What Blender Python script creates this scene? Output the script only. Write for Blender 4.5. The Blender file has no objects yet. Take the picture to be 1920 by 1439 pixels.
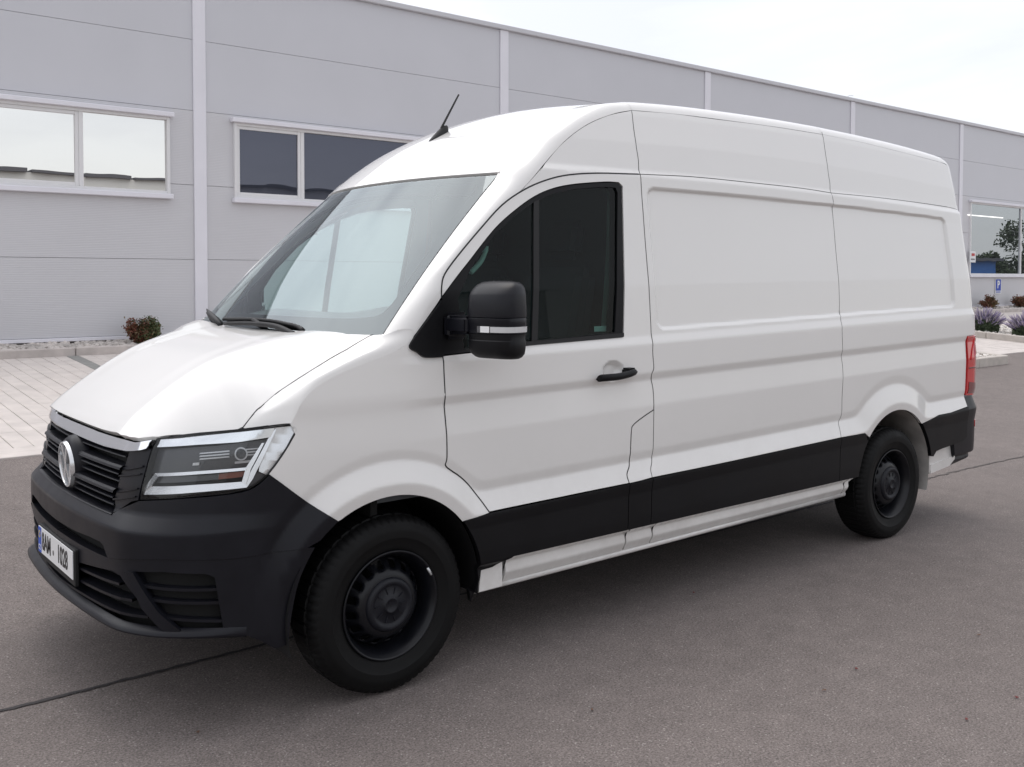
import bpy, bmesh, math, random
import numpy as np
from mathutils import Matrix, Vector, geometry
random.seed(7); rng = np.random.default_rng(7)
SC = bpy.context.scene
COL = SC.collection

# ------------------------------------------------------------ camera
CAM = np.array([-2.0159, -4.2117, 1.6357]); YAW, PITCH, ROLL, FOC, CY = 0.8922, -0.0325, 0.0007, 1826.34, 581.57
_f = np.array([math.cos(YAW)*math.cos(PITCH), math.sin(YAW)*math.cos(PITCH), math.sin(PITCH)])
_r = np.array([math.sin(YAW), -math.cos(YAW), 0.0]); _u = np.cross(_r, _f)
_c, _s = math.cos(ROLL), math.sin(ROLL)
_r, _u = _c*_r+_s*_u, -_s*_r+_c*_u
cd = bpy.data.cameras.new('camera'); cam = bpy.data.objects.new('camera', cd); COL.objects.link(cam)
cam.matrix_world = Matrix(((_r[0], _u[0], -_f[0], CAM[0]), (_r[1], _u[1], -_f[1], CAM[1]), (_r[2], _u[2], -_f[2], CAM[2]), (0, 0, 0, 1)))
cd.sensor_width = 36; cd.lens = FOC/1920*36; cd.shift_y = -(719.5-CY)/1920; cd.clip_start = .05; cd.clip_end = 2000
SC.camera = cam

# ------------------------------------------------------------ world, sun, exposure
SUN_EL, SUN_AZ = math.radians(72), math.radians(58); GLOW_EL, GLOW_AZ = math.radians(46), math.radians(112)      # azimuth measured from +x towards +y
W = bpy.data.worlds.new('World'); SC.world = W; W.use_nodes = True
nt = W.node_tree; nt.nodes.clear()
def N(tree, t, **k):
    n = tree.nodes.new(t)
    for a, b in k.items():
        if a == 'inp':
            for i, v in b.items(): n.inputs[i].default_value = v
        else: setattr(n, a, b)
    return n
wo = N(nt, 'ShaderNodeOutputWorld'); bg = N(nt, 'ShaderNodeBackground'); bg2 = N(nt, 'ShaderNodeBackground'); add = N(nt, 'ShaderNodeAddShader')
sky = N(nt, 'ShaderNodeTexSky', sky_type='NISHITA', sun_disc=False, sun_elevation=SUN_EL, sun_rotation=math.radians(90)-SUN_AZ, air_density=1.0, dust_density=3.0)
nt.links.new(sky.outputs[0], bg.inputs[0]); bg.inputs[1].default_value = .05
tc = N(nt, 'ShaderNodeTexCoord'); sep = N(nt, 'ShaderNodeSeparateXYZ'); nt.links.new(tc.outputs['Generated'], sep.inputs[0])
mp = N(nt, 'ShaderNodeMapping'); mp.inputs['Scale'].default_value = (1.0, 1.0, 3.2); nt.links.new(tc.outputs['Generated'], mp.inputs[0])
nz = N(nt, 'ShaderNodeTexNoise', inp={'Scale': 2.3, 'Detail': 7, 'Roughness': .55, 'Distortion': .4}); nt.links.new(mp.outputs[0], nz.inputs['Vector'])
cr = N(nt, 'ShaderNodeValToRGB'); nt.links.new(nz.outputs['Fac'], cr.inputs[0])
cr.color_ramp.elements[0].position = .36; cr.color_ramp.elements[0].color = (.80, .788, .80, 1)
cr.color_ramp.elements[1].position = .60; cr.color_ramp.elements[1].color = (.965, .955, .95, 1)
gr = N(nt, 'ShaderNodeMapRange', inp={'From Min': -.05, 'From Max': 1.0, 'To Min': .90, 'To Max': .98}); nt.links.new(sep.outputs['Z'], gr.inputs['Value'])
mm = N(nt, 'ShaderNodeMix', data_type='RGBA', blend_type='MULTIPLY', inp={0: 1.0}); nt.links.new(cr.outputs[0], mm.inputs[6]); nt.links.new(gr.outputs[0], mm.inputs[7])
# bright cloud patch added away from the sun to light windscreen and nose
gd = N(nt, 'ShaderNodeVectorMath', operation='DOT_PRODUCT'); gd.inputs[1].default_value = (math.cos(GLOW_AZ)*math.cos(GLOW_EL), math.sin(GLOW_AZ)*math.cos(GLOW_EL), math.sin(GLOW_EL)); nt.links.new(tc.outputs['Generated'], gd.inputs[0])
g0 = N(nt, 'ShaderNodeMath', operation='MAXIMUM', inp={1: 0.0}); nt.links.new(gd.outputs['Value'], g0.inputs[0])
g1 = N(nt, 'ShaderNodeMath', operation='POWER', inp={1: 6.0}); nt.links.new(g0.outputs[0], g1.inputs[0])
g2 = N(nt, 'ShaderNodeMath', operation='MULTIPLY_ADD', inp={1: 1.7, 2: .93}); nt.links.new(g1.outputs[0], g2.inputs[0])
m3 = N(nt, 'ShaderNodeMix', data_type='RGBA', blend_type='MULTIPLY', inp={0: 1.0}); nt.links.new(mm.outputs[2], m3.inputs[6]); nt.links.new(g2.outputs[0], m3.inputs[7])
nt.links.new(m3.outputs[2], bg2.inputs[0]); bg2.inputs[1].default_value = .92
nt.links.new(bg.outputs[0], add.inputs[0]); nt.links.new(bg2.outputs[0], add.inputs[1]); nt.links.new(add.outputs[0], wo.inputs[0])
sl = bpy.data.lights.new('sun', 'SUN'); so = bpy.data.objects.new('sun', sl); COL.objects.link(so)
sl.energy = .55; sl.angle = math.radians(40); sl.color = (1, .97, .93)
so.rotation_euler = Vector((-math.cos(SUN_AZ)*math.cos(SUN_EL), -math.sin(SUN_AZ)*math.cos(SUN_EL), -math.sin(SUN_EL))).to_track_quat('-Z', 'Y').to_euler()
SC.view_settings.view_transform = 'Standard'; SC.view_settings.look = 'None'; SC.view_settings.gamma = 1; SC.view_settings.exposure = 0.22
SC.view_settings.use_curve_mapping = False
SC.cycles.max_bounces = 8; SC.cycles.transparent_max_bounces = 12

# ------------------------------------------------------------ materials
def mat(name, col, rough=.5, metal=0., coat=0., noise=None, bump=None, spec=.5, alpha=None, coords='Object'):
    """noise=(scale, amount, detail) varies the colour; bump=(scale, strength, distance)"""
    m = bpy.data.materials.new(name); m.use_nodes = True; t = m.node_tree; b = t.nodes['Principled BSDF']
    b.inputs['Base Color'].default_value = (*col, 1); b.inputs['Roughness'].default_value = rough; b.inputs['Metallic'].default_value = metal
    b.inputs['Coat Weight'].default_value = coat; b.inputs['Coat Roughness'].default_value = .04; b.inputs['Specular IOR Level'].default_value = spec
    c = N(t, 'ShaderNodeTexCoord')
    if noise:
        n = N(t, 'ShaderNodeTexNoise', inp={'Scale': noise[0], 'Detail': noise[2]}); t.links.new(c.outputs[coords], n.inputs['Vector'])
        r = N(t, 'ShaderNodeMapRange', inp={'From Min': .3, 'From Max': .7, 'To Min': 1-noise[1], 'To Max': 1+noise[1]}); t.links.new(n.outputs['Fac'], r.inputs['Value'])
        x = N(t, 'ShaderNodeMix', data_type='RGBA', blend_type='MULTIPLY', inp={0: 1.0, 6: (*col, 1)}); t.links.new(r.outputs[0], x.inputs[7])
        t.links.new(x.outputs[2], b.inputs['Base Color'])
        r2 = N(t, 'ShaderNodeMapRange', inp={'From Min': .3, 'From Max': .7, 'To Min': max(0, rough*.88), 'To Max': min(1, rough*1.15)}); t.links.new(n.outputs['Fac'], r2.inputs['Value'])
        t.links.new(r2.outputs[0], b.inputs['Roughness'])
    if bump:
        n = N(t, 'ShaderNodeTexNoise', inp={'Scale': bump[0], 'Detail': 3}); t.links.new(c.outputs[coords], n.inputs['Vector'])
        bp = N(t, 'ShaderNodeBump', inp={'Strength': bump[1], 'Distance': bump[2]}); t.links.new(n.outputs['Fac'], bp.inputs['Height']); t.links.new(bp.outputs[0], b.inputs['Normal'])
    return m
def glassmat(name, tint, ior=1.7, refl=(1, 1, 1), rough=0.0):
    m = bpy.data.materials.new(name); m.use_nodes = True; t = m.node_tree; t.nodes.clear()
    o = N(t, 'ShaderNodeOutputMaterial'); tr = N(t, 'ShaderNodeBsdfTransparent'); gl = N(t, 'ShaderNodeBsdfGlossy'); mx = N(t, 'ShaderNodeMixShader'); fr = N(t, 'ShaderNodeFresnel')
    tr.inputs[0].default_value = (*tint, 1); gl.inputs[0].default_value = (*refl, 1); gl.inputs['Roughness'].default_value = rough; fr.inputs[0].default_value = ior
    t.links.new(fr.outputs[0], mx.inputs[0]); t.links.new(tr.outputs[0], mx.inputs[1]); t.links.new(gl.outputs[0], mx.inputs[2]); t.links.new(mx.outputs[0], o.inputs[0])
    return m
M = {}
M['paint'] = mat('white_paint', (.80, .787, .765), .42, coat=1.0, noise=(1.3, .012, 3))
def road_dust(m, zmax, amt, col=(.36, .32, .29)):
    t = m.node_tree; b = t.nodes['Principled BSDF']; src = b.inputs['Base Color'].links[0].from_socket
    c = N(t, 'ShaderNodeTexCoord'); s = N(t, 'ShaderNodeSeparateXYZ'); t.links.new(c.outputs['Object'], s.inputs[0])
    r = N(t, 'ShaderNodeMapRange', inp={'From Min': zmax, 'From Max': .28, 'To Min': 0, 'To Max': amt}); t.links.new(s.outputs['Z'], r.inputs['Value'])
    n = N(t, 'ShaderNodeTexNoise', inp={'Scale': 6.0, 'Detail': 7, 'Roughness': .7}); t.links.new(c.outputs['Object'], n.inputs['Vector'])
    q = N(t, 'ShaderNodeMapRange', inp={'From Min': .35, 'From Max': .7, 'To Min': .1, 'To Max': 1}); t.links.new(n.outputs['Fac'], q.inputs['Value'])
    u = N(t, 'ShaderNodeMath', operation='MULTIPLY'); t.links.new(r.outputs[0], u.inputs[0]); t.links.new(q.outputs[0], u.inputs[1])
    x = N(t, 'ShaderNodeMix', data_type='RGBA', inp={7: (*col, 1)}); t.links.new(u.outputs[0], x.inputs[0]); t.links.new(src, x.inputs[6]); t.links.new(x.outputs[2], b.inputs['Base Color'])
road_dust(M['paint'], .95, .35)
M['plastic'] = mat('dark_plastic', (.0085, .0088, .0125), .36, spec=.26, noise=(9, .12, 4), bump=(900, .12, .0006))
M['mould'] = mat('black_moulding', (.0055, .0055, .0068), .45, spec=.22, noise=(5, .12, 4), bump=(900, .1, .0006))
M['black'] = mat('black_rubber_and_gaps', (.006, .006, .007), .6)
M['void'] = mat('dark_cavity', (.004, .004, .004), .9)
M['rubber'] = mat('tyre_rubber', (.0048, .0048, .005), .62, spec=.2, noise=(14, .2, 5), bump=(120, .15, .001))
M['steel'] = mat('painted_steel', (.005, .0055, .008), .36, spec=.35, noise=(12, .15, 3))
M['cap'] = mat('wheel_cap', (.006, .0068, .011), .5, spec=.35, noise=(20, .15, 3))
M['drl'] = mat('light_guide_silver', (.93, .93, .93), .27, metal=.85)
M['badge'] = mat('badge_chrome', (.80, .81, .82), .16, metal=.6, coat=.6)
M['chrome'] = mat('chrome', (.88, .89, .90), .10, metal=1.0)
M['satin'] = mat('satin_reflector', (.66, .67, .68), .22, metal=.35, coat=.6)
M['led'] = mat('light_guide', (.86, .86, .86), .25, coat=.5)
M['amber'] = mat('amber_reflector', (.32, .11, .075), .25, coat=.6)
M['lampgrey'] = mat('lamp_bezel', (.085, .086, .092), .3, coat=.5)
M['red'] = mat('red_lens', (.60, .014, .016), .12, coat=1.0)
M['reddark'] = mat('dark_red_lens', (.16, .006, .010), .15, coat=1.0)
M['ws'] = glassmat('windshield_glass', (.88, .95, .94), 2.1, (.90, .975, 1.0))
M['cabglass'] = glassmat('cab_glass', (.46, .62, .59), 1.24)
M['lampglass'] = glassmat('lamp_cover', (.93, .94, .95), 1.45)
M['dash'] = mat('dashboard', (.10, .11, .12), .7)
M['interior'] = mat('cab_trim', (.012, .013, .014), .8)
M['pale'] = mat('pale_trim', (.42, .50, .47), .6)
M['seat'] = mat('seat_fabric', (.035, .037, .042), .9, noise=(60, .2, 3))
M['plate'] = mat('plate_white', (.80, .80, .80), .35)
M['ink'] = mat('plate_ink', (.02, .02, .022), .4)
M['blue'] = mat('plate_blue', (.03, .10, .52), .4)
M['yellow'] = mat('star_yellow', (.8, .62, .05), .5)

# ------------------------------------------------------------ object helpers
def link(o, parent=None, label=None, cat=None, group=None, kind=None):
    COL.objects.link(o)
    if parent: o.parent = parent
    if label: o['label'] = label
    if cat: o['category'] = cat
    if group: o['group'] = group
    if kind: o['kind'] = kind
    return o
def empty(name, loc=(0, 0, 0), label=None, cat=None, group=None, parent=None):
    o = bpy.data.objects.new(name, None); o.location = loc; o.empty_display_size = .3
    return link(o, parent, label, cat, group)
def mesh_obj(name, V, F, m, parent=None, normals=None, smooth=True, **k):
    me = bpy.data.meshes.new(name); me.from_pydata([tuple(map(float, v)) for v in V], [], F); me.update()
    me.materials.append(m)
    if smooth: me.polygons.foreach_set('use_smooth', [True]*len(me.polygons))
    if normals is not None: me.normals_split_custom_set_from_vertices([tuple(map(float, n)) for n in normals])
    return link(bpy.data.objects.new(name, me), parent, **k)
def bm_obj(name, bm, m, parent=None, smooth=False, angle=None, **k):
    me = bpy.data.meshes.new(name); bm.normal_update(); bm.to_mesh(me); bm.free()
    for x in (m if isinstance(m, list) else [m]): me.materials.append(x)
    if smooth:
        me.polygons.foreach_set('use_smooth', [True]*len(me.polygons))
        if angle: me.set_sharp_from_angle(angle=math.radians(angle))
    return link(bpy.data.objects.new(name, me), parent, **k)
def box(bm, x0, x1, y0, y1, z0, z1, mtx=None, bev=0, seg=1):
    r = bmesh.ops.create_cube(bm, size=1); vs = r['verts']
    bmesh.ops.scale(bm, vec=(x1-x0, y1-y0, z1-z0), verts=vs); bmesh.ops.translate(bm, vec=((x0+x1)/2, (y0+y1)/2, (z0+z1)/2), verts=vs)
    if bev:
        es = list({e for v in vs for e in v.link_edges}); rr = bmesh.ops.bevel(bm, geom=es, offset=bev, segments=seg, affect='EDGES', clamp_overlap=True)
        vs = list({v for f in rr['faces'] for v in f.verts} | {v for v in vs if v.is_valid})
    if mtx is not None: bmesh.ops.transform(bm, matrix=mtx, verts=vs)
    return vs
def boxo(name, a, m, parent=None, bev=0, seg=1, mtx=None, **k):
    bm = bmesh.new(); box(bm, *a, mtx=mtx, bev=bev, seg=seg); return bm_obj(name, bm, m, parent, smooth=bool(bev and seg > 1), angle=40, **k)
def tube(pts, r, n=8, cap=True):
    pts = [np.array(p, float) for p in pts]; V = []; F = []
    up = np.array([.13, .21, .97])
    for i, p in enumerate(pts):
        d = pts[min(i+1, len(pts)-1)]-pts[max(i-1, 0)]; d /= np.linalg.norm(d)
        a = np.cross(d, up); a /= np.linalg.norm(a); b = np.cross(d, a); rr = r[i] if hasattr(r, '__len__') else r
        for k in range(n): th = 2*math.pi*k/n; V.append(p+rr*(math.cos(th)*a+math.sin(th)*b))
    for i in range(len(pts)-1):
        for k in range(n): F.append((i*n+k, i*n+(k+1) % n, (i+1)*n+(k+1) % n, (i+1)*n+k))
    if cap: F.append(tuple(range(n-1, -1, -1))); F.append(tuple(range((len(pts)-1)*n, len(pts)*n)))
    return V, F
def lathe(prof, n, fn=None):
    """prof [(r, y)] revolved round the y axis"""
    V = []; F = []; m = len(prof)
    for i in range(n):
        a = 2*math.pi*i/n
        for j, (r, y) in enumerate(prof):
            if fn: r, y = fn(i, j, r, y)
            V.append((r*math.cos(a), y, r*math.sin(a)))
    for i in range(n):
        for j in range(m-1): F.append((i*m+j, i*m+j+1, ((i+1) % n)*m+j+1, ((i+1) % n)*m+j))
    return V, F
def ray(q):
    return _f+_r*((q[0]-960)/FOC)-_u*((q[1]-CY)/FOC)
def aty(q, y):
    d = ray(q); return CAM+d*((y-CAM[1])/d[1])
def proj(P):
    d = np.asarray(P, float)-CAM; z = d@_f
    return np.stack([960+FOC*(d@_r)/z, CY-FOC*(d@_u)/z], -1)
def cat(pts, n=6):
    """Catmull-Rom through points"""
    P = np.array(pts, float); P = np.vstack([2*P[0]-P[1], P, 2*P[-1]-P[-2]]); out = []
    for i in range(1, len(P)-2):
        for k in range(n):
            t = k/n; a, b, c, d = P[i-1:i+3]
            out.append(.5*(2*b+(c-a)*t+(2*a-5*b+4*c-d)*t*t+(-a+3*b-3*c+d)*t**3))
    out.append(P[-2]); return np.array(out)
def sstep(x, a, b):
    t = np.clip((x-a)/(b-a), 0, 1); return t*t*(3-2*t)
def table(xs, ys, sig, lo, hi, step=.001):
    g = np.arange(lo, hi, step); v = np.interp(g, xs, ys); k = int(4*sig/step)
    w = np.exp(-.5*(np.arange(-k, k+1)*step/sig)**2); w /= w.sum()
    v = np.convolve(np.pad(v, k, mode='edge'), w, 'valid')
    return lambda x: np.interp(x, g, v)

# ------------------------------------------------------------ van body surfaces
# plan outline: path parameter s equals x along the flank, wraps round the nose (s<0) and the tail
_pl = cat([(-.985, .26), (-.99, 0), (-.982, -.26), (-.957, -.55), (-.915, -.70), (-.80, -.84), (-.60, -.93), (-.34, -.975), (0, -1.0), (.3, -1.0)], 14)
_pl = _pl[14:]                                   # starts at y=0
_sl = np.concatenate([[0], np.cumsum(np.hypot(*np.diff(_pl, axis=0).T))]); _sl = _sl-_sl[-1]+.3
S0 = _sl[0]
_rear = [(4.60, -1.0), (4.69, -.992), (4.745, -.965), (4.78, -.92), (4.795, -.86), (4.805, -.6), (4.81, 0)]
_rear = cat([(4.3, -1.0)]+_rear, 8)
_pl2 = np.vstack([_pl, _rear]); _s2 = np.concatenate([_sl, 4.3+np.concatenate([[0], np.cumsum(np.hypot(*np.diff(_rear, axis=0).T))])])
S1 = _s2[-1]
_sg = np.arange(S0, S1, .004)
_cx = np.interp(_sg, _s2, _pl2[:, 0]); _cy = np.interp(_sg, _s2, _pl2[:, 1])
_k = np.ones(9)/9
_cx = np.convolve(np.pad(_cx, 4, mode='reflect', reflect_type='odd'), _k, 'valid'); _cy = np.convolve(np.pad(_cy, 4, mode='reflect', reflect_type='odd'), _k, 'valid')
_dx = np.gradient(_cx, _sg); _dy = np.gradient(_cy, _sg); _l = np.hypot(_dx, _dy); _nx, _ny = _dy/_l, -_dx/_l      # outward normal in plan
side_tab = table([.28, .30, .335, .38, .425, .44, .50, .66, 1.02, 1.148, 1.183, 1.325, 1.36, 1.6, 1.85, 2.05, 2.135, 2.165, 2.3, 2.44, 2.55],
                 [-.085, -.08, -.07, -.045, -.052, -.018, -.014, -.012, -.005, -.017, -.004, -.010, -.024, -.042, -.075, -.100, -.108, -.126, -.150, -.186, -.225], .0040, .1, 2.8)
side_tab2 = table([.28, .66, 1.02, 1.15, 1.19, 1.36, 1.6, 1.85, 2.55], [-.03, -.012, -.004, -.010, -.006, -.018, -.044, -.075, -.225], .02, .1, 2.8)
front_tab = table([.28, .31, .34, .36, .60, .735, .79, .88, 1.0, 1.06, 1.12], [-.05, -.02, -.0, -.004, .0, .0, -.050, -.062, -.088, -.112, -.15], .0045, .1, 2.8)
flare_tab = table([.30, .425, .43, .475, .562, .60, .9], [.018, .018, .020, .028, -.0080, .0, 0], .0050, .2, 1.6)
_wt = [.33, .44, .675, 1.188, 1.36, 2.10, 2.198, 2.464]; _wa = [.010, 0, .021, .02, .022, .005, .02, .045]; _wb = [0, 0, 0, 0, 0, -.006, -.012, -.0165]
def tof(s, z):
    ds = np.clip(s, -.2, 4.6)-1.45; t = z+0.
    for _ in range(3):
        t = z-(np.interp(t, _wt, _wa)*ds+np.interp(t, _wt, _wb)*np.maximum(ds, 0)**2)
    return t
FA, RA, AR = (-.02, .365), (3.66, .385), .43
def side(s, z, off=0., feat=True):
    s = np.asarray(s, float); z = np.asarray(z, float)
    t = tof(s, z); w = sstep(-s, .35, .98)
    q1 = np.hypot(s-FA[0], z-FA[1]); r2 = np.hypot(s-RA[0], z-RA[1]); q2 = .475+(r2-.475)*(.125/.17)
    qh = .475+(t-.675)*(.125/.135)+3*np.maximum(0, -s)
    k = .012; q = -k*np.log(np.exp(-(q1-.5)/k)+np.exp(-(q2-.5)/k)+np.exp(-(qh-.5)/k))+.5
    fb_ = sstep(s, -.05, .3); sdt = fb_*side_tab(t)+(1-fb_)*side_tab2(t)
    d = (1-w)*sdt+w*front_tab(z)+(1-sstep(-s, .45, .62))*flare_tab(q)
    # pressed panel behind the cab
    hx, hz = 1.47, .355; cx, cz = 1.50+hx, 1.732
    qx = np.abs(s-cx)-hx+.06; qz = np.abs(t-cz)-hz+.06
    sd = np.hypot(np.maximum(qx, 0), np.maximum(qz, 0))+np.minimum(np.maximum(qx, qz), 0)-.06
    d = d-.016*(1-sstep(sd, -.022, .0))
    # handle bowl
    d = d-.03*(1-sstep(np.hypot((s-1.185)/.075, (z-1.205)/.052), .45, 1.0))
    x = np.interp(s, _sg, _cx); y = np.interp(s, _sg, _cy); nx = np.interp(s, _sg, _nx); ny = np.interp(s, _sg, _ny)
    # at tail and nose the body narrows gently with height
    tail = s > 1.0                                   # tumblehome narrows the tail without pinching its corner
    x = x+np.where(tail, .82*d+off, d+off)*nx; y = np.where(tail, y*(1+d)+off*ny, y+(d+off)*ny)
    return np.stack(np.broadcast_arrays(x, y, z), -1)
_hf = cat([(-1.0, .93), (-.92, 1.03), (-.85, 1.103), (-.735, 1.19), (-.62, 1.265), (-.5, 1.325), (-.3, 1.385), (-.13, 1.42), (.1, 1.46)], 8)
def hood(x, y, off=0.):
    x = np.asarray(x, float); y = np.asarray(y, float); f = np.interp(x, _hf[:, 0], _hf[:, 1]); f = (f+np.interp(x-.02, _hf[:, 0], _hf[:, 1])+np.interp(x+.02, _hf[:, 0], _hf[:, 1]))/3
    a = np.interp(x, [-.95, -.9, -.7, -.56, -.5, -.43, -.256, -.045, .1], [2, 2, 2.4, 1.8, 1.25, .92, .49, .14, 0])
    dome = .012*sstep(x, -.85, -.6)*(1-sstep(np.abs(y), .30, .42))*(1-sstep(x, -.35, -.1))
    crease = .010*(1-sstep(np.abs(np.abs(y)-np.interp(x, [-.85, -.1], [.6, .5])), 0, .05))*(1-sstep(x, -.8, -.3))
    u = np.maximum(0, np.abs(y)-.45)/.46; z = f-a*.2116*u**(2+4*sstep(x, -.3, -.08))+dome*.25+off-.008*(1-np.clip(np.abs(y)/.6, 0, 1)**2)*sstep(x, -.85, -.5)
    return np.stack(np.broadcast_arrays(x, y, z), -1)
def wind(y, z, off=0.):
    y = np.asarray(y, float); z = np.asarray(z, float); t = (z-1.416)/.674; ys = .92-.13*t
    x = -.01+.67*t-.02*(1-(2*t-1)**2)-(.14+.02*t)*(1-np.abs(y/ys)**2.2)-off
    return np.stack(np.broadcast_arrays(x, y, z), -1)
_rf = cat([(.3, 1.93), (.5, 2.10), (.6, 2.178), (.75, 2.283), (.9, 2.372), (1.1, 2.468), (1.3, 2.532), (1.6, 2.572), (2.2, 2.60), (3, 2.605), (4, 2.58), (4.4, 2.555), (4.6, 2.52), (4.75, 2.46), (4.9, 2.36)], 10)
def roof(x, y, off=0.):
    x = np.asarray(x, float); y = np.asarray(y, float); sh = .165*np.abs(y/.8)**2.2*(1-sstep(x, .6, 1.9))
    xx = x-sh; f = (np.interp(xx, _rf[:, 0], _rf[:, 1])+np.interp(xx-.03, _rf[:, 0], _rf[:, 1])+np.interp(xx+.03, _rf[:, 0], _rf[:, 1]))/3
    z = f-.045*np.abs(y/.7)**2*sstep(x, .7, 1.5)+off
    return np.stack(np.broadcast_arrays(x, y, z), -1)
def inv(q, surf, g, **k):
    q = np.asarray(q, float); g = np.array(g, float)
    for _ in range(30):
        p0 = proj(surf(g[0], g[1], **k)); h = 1e-4
        J = np.stack([(proj(surf(g[0]+h, g[1], **k))-p0)/h, (proj(surf(g[0], g[1]+h, **k))-p0)/h], 1)
        st = np.linalg.lstsq(J, q-p0, rcond=None)[0]; n = np.abs(st).max()
        if n > .12: st *= .12/n
        g = g+st
        if n < 1e-6: break
    return g
def ts(pts, n=0, **k):
    """trace picture points onto the flank surface -> (s, z)"""
    out = []
    for q in pts:
        if q[0] == 'c': out.append((S0, q[1])); continue
        if q[0] == 'p': out.append((q[1], q[2])); continue
        a = aty(q, -.97); g = (a[0], a[2])
        if q[0] < 560: g = (np.interp(q[0], [100, 205, 270, 420, 560], [S0, S0+.55, S0+.8, -.75, -.4]), np.interp(q[1], [780, 1200], [1.05, .35]))
        v = inv(q, side, g, **k); out.append((max(v[0], S0), v[1]))
    out = np.array(out, float); return cat(out, n) if n else out
def th(pts, n=0):
    out = []
    for q in pts:
        a = aty(q, -.8); out.append(inv(q, hood, (a[0], -.8)))
    out = np.array(out); return cat(out, n) if n else out
def inpoly(P, poly):
    x, y = P[:, 0], P[:, 1]; r = np.zeros(len(P), bool); n = len(poly); j = n-1
    for i in range(n):
        a, b = poly[i], poly[j]
        with np.errstate(divide='ignore', invalid='ignore'):
            c = ((a[1] > y) != (b[1] > y)) & (x < (b[0]-a[0])*(y-a[1])/(b[1]-a[1]+1e-15)+a[0])
        r ^= c; j = i
    return r
def dens(poly, st):
    out = []
    for i in range(len(poly)):
        a = poly[i]; b = poly[(i+1) % len(poly)]; n = max(1, int(math.ceil(np.hypot(*(b-a))/st)))
        out += [a+(b-a)*k/n for k in range(n)]
    return np.array(out)
def inset(poly, g):
    A = .5*np.sum(poly[:, 0]*np.roll(poly[:, 1], -1)-np.roll(poly[:, 0], -1)*poly[:, 1]); sg = 1 if A > 0 else -1
    e0 = poly-np.roll(poly, 1, 0); e1 = np.roll(poly, -1, 0)-poly
    def nn(e): l = np.hypot(e[:, 0], e[:, 1])+1e-12; return np.stack([-e[:, 1]/l, e[:, 0]/l], 1)*sg
    m = nn(e0)+nn(e1); m /= np.maximum(np.sum(m*m, 1, keepdims=True)/2, .35)
    return poly+m*g
def clean(poly, tol=1e-4):
    out = [poly[0]]
    for p in poly[1:]:
        if np.hypot(*(p-out[-1])) > tol: out.append(p)
    if np.hypot(*(out[0]-out[-1])) < tol: out.pop()
    return np.array(out)
def patch(name, poly, surf, m, parent, sign=1, holes=(), gap=.0022, off=0., depth=.022, du=.04, dv=.0085, mirror=False, bst=.014, k={}, **kw):
    poly = clean(np.array(poly, float)); poly = inset(poly, gap); poly = dens(poly, bst)
    hs = [dens(inset(clean(np.array(h, float)), -gap), bst) for h in holes]
    us = np.arange(poly[:, 0].min(), poly[:, 0].max(), du); vs = np.arange(poly[:, 1].min(), poly[:, 1].max(), dv)
    G = np.stack(np.meshgrid(us, vs), -1).reshape(-1, 2)
    keep = inpoly(G, poly)
    for h in hs: keep &= ~inpoly(G, h)
    G = G[keep]; B = np.vstack([poly]+hs)
    if len(G):
        dd = np.full(len(G), 9.)
        for i in range(0, len(B), 200): dd = np.minimum(dd, np.sqrt(((G[:, None]-B[None, i:i+200])**2).sum(-1)).min(1))
        G = G[dd > min(.6*dv, .4*bst)]
    edges = []; o = 0
    for h in [poly]+hs:
        n = len(h); edges += [(o+i, o+(i+1) % n) for i in range(n)]; o += n
    P = np.vstack([B, G]) if len(G) else B
    r = geometry.delaunay_2d_cdt([Vector(p) for p in P], edges, [], 0, 1e-7)
    P = np.array([tuple(v) for v in r[0]]); T = np.array([f for f in r[2] if len(f) == 3])
    c = P[T].mean(1); ok = inpoly(c, poly)
    for h in hs: ok &= ~inpoly(c, h)
    T = T[ok]
    a, b, cc = P[T[:, 0]], P[T[:, 1]], P[T[:, 2]]; ar = (b[:, 0]-a[:, 0])*(cc[:, 1]-a[:, 1])-(b[:, 1]-a[:, 1])*(cc[:, 0]-a[:, 0])
    T = T[np.abs(ar) > 1e-10]; ar = ar[np.abs(ar) > 1e-10]
    T = np.where((ar*sign > 0)[:, None], T, T[:, ::-1])
    def nor(Q):
        h = 1.5e-3; a = surf(Q[:, 0]+h, Q[:, 1], off=off, **k)-surf(Q[:, 0]-h, Q[:, 1], off=off, **k); b = surf(Q[:, 0], Q[:, 1]+h, off=off, **k)-surf(Q[:, 0], Q[:, 1]-h, off=off, **k)
        n = np.cross(a, b)*sign; return n/np.maximum(np.linalg.norm(n, axis=1, keepdims=True), 1e-12)
    V = [surf(P[:, 0], P[:, 1], off=off, **k)]; Nn = [nor(P)]; F = [tuple(map(int, t)) for t in T]; o = len(P)
    if depth:
        for h in [poly]+hs:
            X = surf(h[:, 0], h[:, 1], off=off, **k); n = nor(h); e = np.roll(X, -1, 0)-np.roll(X, 1, 0); l = np.cross(e, n); l /= np.maximum(np.linalg.norm(l, axis=1, keepdims=True), 1e-12)
            A = .5*np.sum(h[:, 0]*np.roll(h[:, 1], -1)-np.roll(h[:, 0], -1)*h[:, 1]); ccw = (A > 0) == (sign > 0)
            if not ccw: l = -l
            if h is not poly: l = -l
            m_ = len(h); V += [X, X-n*depth]; Nn += [l, l]
            for i in range(m_):
                j = (i+1) % m_; f = (o+i, o+m_+i, o+m_+j, o+j)
                fl = ccw if h is poly else (not ccw)
                F.append(f if fl else f[::-1])
            o += 2*m_
    V = np.vstack(V); Nn = np.vstack(Nn)
    ob = mesh_obj(name, V, F, m, parent, normals=Nn, **kw)
    if mirror:
        V2 = V*[1, -1, 1]; N2 = Nn*[1, -1, 1]
        o2 = mesh_obj(name, V2, [f[::-1] for f in F], m, parent, normals=N2, **kw); return ob, o2
    return ob
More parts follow.
